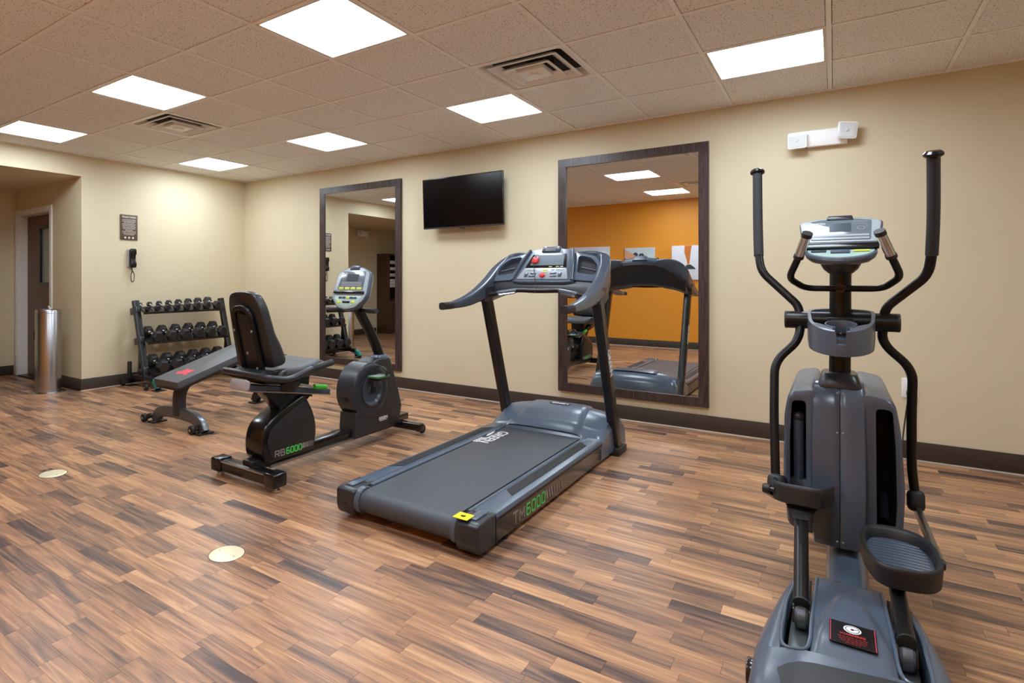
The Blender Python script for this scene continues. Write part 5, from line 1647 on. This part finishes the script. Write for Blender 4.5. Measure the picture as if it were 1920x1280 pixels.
mb = MB().loft([[(p.x * 0.985 + 0.0003, p.y * 0.985 + 0.04, 0.945 + (p.y - 2.66) * 0.10) for p in Od], [(p.x, p.y, 0.965 + (p.y - 2.66) * 0.12) for p in Od], [(p.x, p.y, trim_z(p)) for p in Od], [(p.x, p.y, trim_z(p) + 0.001) for p in Id], [(p.x, p.y, 0.985) for p in Id]], caps=False)
mb.add([(p.x, p.y, 0.985) for p in Id], [list(range(len(Id)))])
mb.add([(p.x * 0.985 + 0.0003, p.y * 0.985 + 0.04, 0.945 + (p.y - 2.66) * 0.10) for p in Od], [list(range(len(Od)))[::-1]])
mb.build('drink_tray', 'charcoal', t, ang=50)
# cup ring and the tray deck around it
a0 = R(-90 + 22)
ringp = [(0.0195 + 0.044 * math.cos(a0 + (2 * math.pi - R(44)) * k / 26), 2.575 + 0.044 * math.sin(a0 + (2 * math.pi - R(44)) * k / 26)) for k in range(27)]
MB().tube([(p[0], p[1], tz((p[0], p[1])) - 0.022) for p in ringp], 1.0, sec=rect_poly(0.006, 0.046, 0.0025, 2)).build('cup_ring', 'charcoal', t)
for s in (-1, 1):
    dk = [(0.0195 + s * 0.047, 2.565), (0.0195 + s * 0.086, 2.60), (0.0195 + s * 0.070, 2.545), (0.0195 + s * 0.045, 2.512), (0.0195 + s * 0.024, 2.498), (0.0195 + s * 0.024, 2.534), (0.0195 + s * 0.042, 2.556)]
    MB().loft([[(p[0], p[1], tz(p) - 0.012) for p in dk], [(p[0], p[1], tz(p) - 0.002) for p in dk]]).build('tray_deck', 'charcoal', t)
MB().loft([[(0.0195 + p[0], 2.66 + p[1], z) for p in rect_poly(0.075, 0.05, 0.02, 3)] for z in (0.98, 1.05)]).build('tray_clamp', 'charcoal_dk', t)
for z in (0.998, 1.025):
    MB().cyl((0.0195, 2.636, z), (0.0195, 2.632, z), 0.004, n=10).build('screw', 'chrome', t)

# console
CCX = 0.0175
EU = Vector((0, 0.62, 0.785)).normalized()
EN = Vector((0, -0.785, 0.62)).normalized()
E0 = Vector((CCX, 2.585, 1.318))
def ep(x, v, d=0.0):
    return E0 + Vector((x, 0, 0)) + EU * v + EN * d
pan = rounded_poly([(-0.110, 0.0), (0.110, 0.0), (0.1235, 0.105), (0.075, 0.120), (0.0, 0.126), (-0.075, 0.120), (-0.1235, 0.105)], [0.006, 0.006, 0.012, 0.03, 0.03, 0.03, 0.012], 4)
MB().loft([[ep(p[0] * k, 0.06 + (p[1] - 0.06) * k, d) for p in pan] for d, k in ((-0.045, 0.85), (-0.04, 0.93), (-0.012, 1.0), (0.0, 1.0), (0.004, 0.98))]).build('console', 'charcoal', t)
MB().outline([(p[0] * 0.955, 0.061 + (p[1] - 0.06) * 0.93) for p in pan], ep(0, 0, 0.0045), PX, EU, 0.003, 0.001).build('console_face', 'silver_face', t)
MB().outline(rounded_poly([(-0.086, 0.014), (0.086, 0.014), (0.090, 0.106), (0.05, 0.113), (-0.05, 0.113), (-0.090, 0.106)], 0.006), ep(0, 0, 0.0068), PX, EU, 0.002, 0.0006).build('display', 'lcd', t)
MB().outline(rect_poly(0.064, 0.040, 0.003, 3, 0.0, 0.072), ep(0, 0, 0.0082), PX, EU, 0.0012).build('display_window', 'display', t)
text('display_lettering', 'GREEN', 0.012, ep(-0.062, 0.092, 0.0083), PX, EU, 'white_ink', t)
mb = MB()
mb.tube([ep(0.060 + 0.020 * math.cos(R(a)), 0.066 + 0.020 * math.sin(R(a)), 0.0084) for a in range(20, 161, 14)], 0.0012, 5)
mb.tube([ep(0.060 + 0.010 * math.cos(R(a)), 0.066 + 0.009 * math.sin(R(a)), 0.0084) for a in range(0, 360, 24)], 0.0012, 5, closed=True)
mb.plate(ep(0.06, 0.098, 0.0083), PX, EU, 0.046, 0.0016, 0.0008)
mb.build('display_dial', 'light_grey', t)
for v in (0.020, 0.034):
    MB().outline(rect_poly(0.165, 0.009, 0.003), ep(0, v, 0.0083), PX, EU, 0.0012).build('display_strip', 'silver', t)
MB().outline(rounded_poly([(-0.040, 0.108), (0.040, 0.108), (0.036, 0.130), (-0.036, 0.130)], 0.004), ep(0, 0, -0.002), PX, EU, 0.026, 0.004).build('fan_grille', 'charcoal_dk', t)
MB().outline(rounded_poly([(-0.108, -0.018), (0.108, -0.018), (0.110, 0.004), (-0.110, 0.004)], 0.003), ep(0, 0, -0.004), PX, EU, 0.014, 0.002).build('reading_slot', 'label_black', t)
# half-moon keypad shelf below
moon = [(CCX + 0.105 * math.cos(math.pi + math.pi * k / 24), 2.585 + 0.095 * math.sin(math.pi + math.pi * k / 24)) for k in range(25)] + [(CCX + 0.100, 2.66), (CCX - 0.100, 2.66)]
mcx, mcy = CCX, 2.59
def moonring(k, z, tilt=0.35):
    return [(mcx + (p[0] - mcx) * k, mcy + (p[1] - mcy) * k, z + (mcy + (p[1] - mcy) * k - 2.59) * tilt) for p in moon]
MB().loft([moonring(0.60, 1.250, 0.1), moonring(0.80, 1.258, 0.2), moonring(0.95, 1.275, 0.3), moonring(1.0, 1.290), moonring(0.985, 1.2975), moonring(0.93, 1.299)]).build('keypad_body', 'charcoal', t)
MB().loft([moonring(0.92, 1.2985), moonring(0.915, 1.3015)]).build('keypad', 'teal_face', t)
MB().plate((CCX, 2.548, 1.290), (1, 0, 0), (0, 1, 0.35), 0.055, 0.030, 0.008, 0.002).build('start_key', 'slate', t)
for dx in (-0.062, 0.06):
    MB().plate((CCX + dx, 2.555, 1.2925), (1, 0, 0), (0, 1, 0.35), 0.045, 0.016, 0.004, 0.001).build('key', 'yellow_key' if dx > 0 else 'slate_dk', t)
MB().lathe([(0.062, 0.05), (0.060, 0.035), (0.052, 0.018), (0.040, 0.006), (0.033, 0.0)], (CCX + 0.002, 2.665, 1.212), n=32).build('console_neck', 'charcoal_dk', t)
# pulse handlebar
hb = fillet([(-0.076, 2.470, 1.348), (-0.104, 2.520, 1.268), (-0.136, 2.590, 1.196), (-0.088, 2.690, 1.158), (0.140, 2.690, 1.158), (0.184, 2.590, 1.200), (0.156, 2.520, 1.264), (0.122, 2.470, 1.346)], 0.035, 6)
MB().tube(hb, 0.0115, 14).build('pulse_handlebar', 'black_tube', t)
for a, b in (((-0.074, 2.466, 1.354), (-0.1035, 2.519, 1.2690)), ((0.120, 2.466, 1.352), (0.1555, 2.519, 1.2650))):
    a, b = Vector(a), Vector(b)
    d = (b - a).normalized()
    MB().tube([a, a + d * 0.016], 0.0165, 18).tube([b - d * 0.012, b], 0.0165, 18).tube([a + d * 0.01 + Vector((0, 0.004, 0)), b + Vector((0, 0.004, 0))], 0.0145, 18).build('pulse_grip', 'black_matte', t)
    MB().tube([a + d * 0.012, b - d * 0.010], 0.0148, 18).build('pulse_sensor', 'chrome', t)
MB().cyl((0.019, 2.712, 1.158), (0.019, 2.68, 1.158), 0.016, n=16).build('handlebar_clamp', 'black_paint', t)

# moving arms
armR = [(0.264, 2.572, 1.600), (0.270, 2.629, 1.414), (0.270, 2.672, 1.275), (0.262, 2.693, 1.205), (0.150, 2.730, 1.088), (0.146, 2.742, 1.036)]
armR2 = [(0.146, 2.742, 1.036), (0.142, 2.762, 0.975), (0.160, 2.776, 0.938), (0.232, 2.802, 0.862), (0.232, 2.852, 0.683), (0.238, 2.918, 0.468), (0.250, 2.947, 0.371)]
armL = [(-0.267, 2.924, 1.652), (-0.259, 2.855, 1.426), (-0.252, 2.813, 1.290), (-0.240, 2.793, 1.222), (-0.112, 2.754, 1.088), (-0.107, 2.740, 1.036)]
armL2 = [(-0.107, 2.740, 1.036), (-0.106, 2.720, 0.985), (-0.120, 2.708, 0.945), (-0.187, 2.680, 0.870), (-0.185, 2.623, 0.668), (-0.176, 2.560, 0.47), (-0.174, 2.550, 0.435)]
for s, up_, lo_ in ((1, armR, armR2), (-1, armL, armL2)):
    pth = fillet(up_ + lo_[1:], 0.060, 8)
    MB().tube(pth, 0.0150, 16).build('moving_arm', 'black_tube', t)
    a, b, c = Vector(up_[0]), Vector(up_[1]), Vector(up_[2])
    MB().tube(smooth_path([a, b, c], 5), 0.0178, 18).build('foam_grip', 'foam', t)
    ax_ = (a - b).normalized()
    MB().lathe([(0, -0.006), (0.020, -0.006), (0.027, 0.0), (0.027, 0.008), (0.020, 0.016), (0, 0.018)], a, ax_, 24).build('grip_end_cap', 'black_gloss', t)
# joints, links, pedal arms, pedals
def pedal_unit(s, rear, pitch, wid, lx, roller, bend, hull, joint, link_end, link0, link1):
    """rear: centre of the rear rim"""
    qx = Matrix.Rotation(pitch, 3, 'X')
    rear = Vector(rear)
    def pq(x, y, z):
        return rear + qx @ Vector((x, y, z))
    L = 0.37
    hw = wid / 2
    m = s
    out = rounded_poly([(-m * 0.055, -0.005), (m * 0.060, 0.010), (m * hw, 0.080), (m * hw * 1.0, 0.250), (m * 0.060, L - 0.02), (-m * 0.010, L), (-m * 0.072, 0.345), (-m * hw * 0.98, 0.250), (-m * hw * 0.90, 0.120)], 0.045, 5)
    c0 = (0.0, 0.18)
    def ring(k, z, kz=0.0):
        return [pq(c0[0] + (p[0] - c0[0]) * k, c0[1] + (p[1] - c0[1]) * k, z + kz * max(0, (p[1] - 0.05))) for p in out]
    p_ = MB().loft([ring(0.92, -0.062), ring(0.97, -0.058), ring(1.0, -0.01), ring(1.0, 0.0), ring(0.975, 0.004), ring(0.90, 0.001), ring(0.87, -0.004), ring(0.845, -0.032)], caps=True)
    pd = p_.build('pedal', 'black_matte', t, ang=50)
    MB().loft([ring(0.843, -0.0335), ring(0.843, -0.0305)]).build('pedal_tread', 'slate_dk', pd)
    mb = MB()
    for k in range(11):
        yv = 0.06 + 0.024 * k
        w_ = hw * 0.76 * math.sqrt(max(0.1, 1 - ((yv - 0.18) / 0.21) ** 2))
        mb.tube(smooth_path([pq(-w_, yv, -0.0300), pq(0, yv + 0.006, -0.0300), pq(w_, yv, -0.0300)], 3), 0.0016, 5)
    mb.build('tread_rib', 'slate', pd)
    MB().cyl(pq(m * 0.05, 0.10, -0.030), pq(m * 0.05, 0.10, -0.027), 0.006, n=10).build('tread_screw', 'chrome', pd)
    roller, hull = Vector(roller), Vector(hull)
    dr = (hull - roller).normalized()
    A0 = roller + Vector((0, -0.004, 0.044))
    bend = Vector(bend)
    dr = (bend - A0).normalized()
    MB().tube(smooth_path([A0, A0 + (bend - A0) * 0.85, bend, hull], 6), 0.0195, 18).build('pedal_arm', 'black_tube', t)
    MB().cyl(A0 - dr * 0.005, A0 + dr * 0.002, 0.0212, n=24, bev=0.002).build('arm_end_cap', 'black_matte', t)
    MB().tube([Vector(link0), Vector(link1)], 0.0175, 18).build('crank_link', 'slate_dk', t)
    MB().ball(Vector(link1), (0.020, 0.020, 0.020), 8).build('link_cap', 'black_matte', t)
    for dx in (-0.019, 0.019):
        MB().outline(rounded_poly([(-0.03, -0.012), (0.05, 0.010), (0.05, 0.040), (-0.01, 0.030)], 0.01), roller + Vector((dx, 0, 0)), (0, 1, 0), (0, 0, 1), 0.004).build('roller_fork', 'black_paint', t)
    MB().lathe([(0, -0.016), (0.026, -0.016), (0.032, -0.010), (0.033, 0.0), (0.032, 0.010), (0.026, 0.016), (0, 0.016)], roller, (1, 0, 0), 32).build('roller', mat('roller_grey', (92, 96, 100), 0.35), t)
    # bracket below the pedal, on the arm
    pc = pq(0, 0.13, -0.062)
    ya_ = pc.y
    f = min(1.0, (ya_ - A0.y) / (bend.y - A0.y))
    ap = A0 + (bend - A0) * f
    MB().loft([[(ap.x + p[0], ap.y + p[1], ap.z + 0.004) for p in rect_poly(0.055, 0.10, 0.01, 3)], [tuple(Vector((pc.x + p[0], pc.y + p[1] * 1.3, 0)) + Vector((0, 0, pc.z + 0.004 - math.tan(-pitch) * p[1] * 1.3))) for p in rect_poly(0.10, 0.12, 0.01, 3)]]).build('pedal_bracket', 'black_paint', t)
    for dx in (-0.03, 0.03):
        MB().cyl((pc.x + dx, pc.y - 0.082, pc.z + 0.004), (pc.x + dx, pc.y - 0.078, pc.z + 0.004), 0.005, n=8).build('bolt', 'chrome', t)
    jo, le = Vector(joint), Vector(link_end)
    MB().box(jo, (0.052, 0.075, 0.080), 0.020, 3, Matrix.Rotation(R(-20), 3, 'X')).build('arm_joint', 'black_matte', t)
    MB().tube([jo + Vector((0.004, -0.02, -0.03)), le], 1.0, sec=rect_poly(0.020, 0.034, 0.006, 2)).build('arm_link', mat('link_black', (52, 50, 46), 0.3, coat=0.3), t)
    MB().cyl(le + Vector((-0.012 * 1, 0, 0)), le + Vector((0.012, 0, 0)), 0.015, n=16, bev=0.003).build('link_pivot', 'black_matte', t)
    MB().cyl((le.x - s * 0.07, le.y, le.z), (le.x, le.y, le.z), 0.008, n=10).build('link_axle', 'black_paint', t)
pedal_unit(1, (0.160, 2.165, 0.362), R(0), 0.192, 0.2, (0.152, 1.975, 0.212), (0.151, 2.35, 0.272), (0.150, 2.80, 0.285), (0.252, 2.945, 0.345), (0.262, 2.40, 0.318), (0.150, 2.80, 0.285), (0.150, 2.92, 0.36))
pedal_unit(-1, (-0.088, 2.335, 0.498), R(-11), 0.180, 0.2, (-0.076, 2.035, 0.212), (-0.090, 2.385, 0.388), (-0.104, 2.74, 0.325), (-0.174, 2.548, 0.428), (-0.192, 2.40, 0.455), (-0.108, 2.690, 0.32), (-0.1090, 2.668, 0.668))
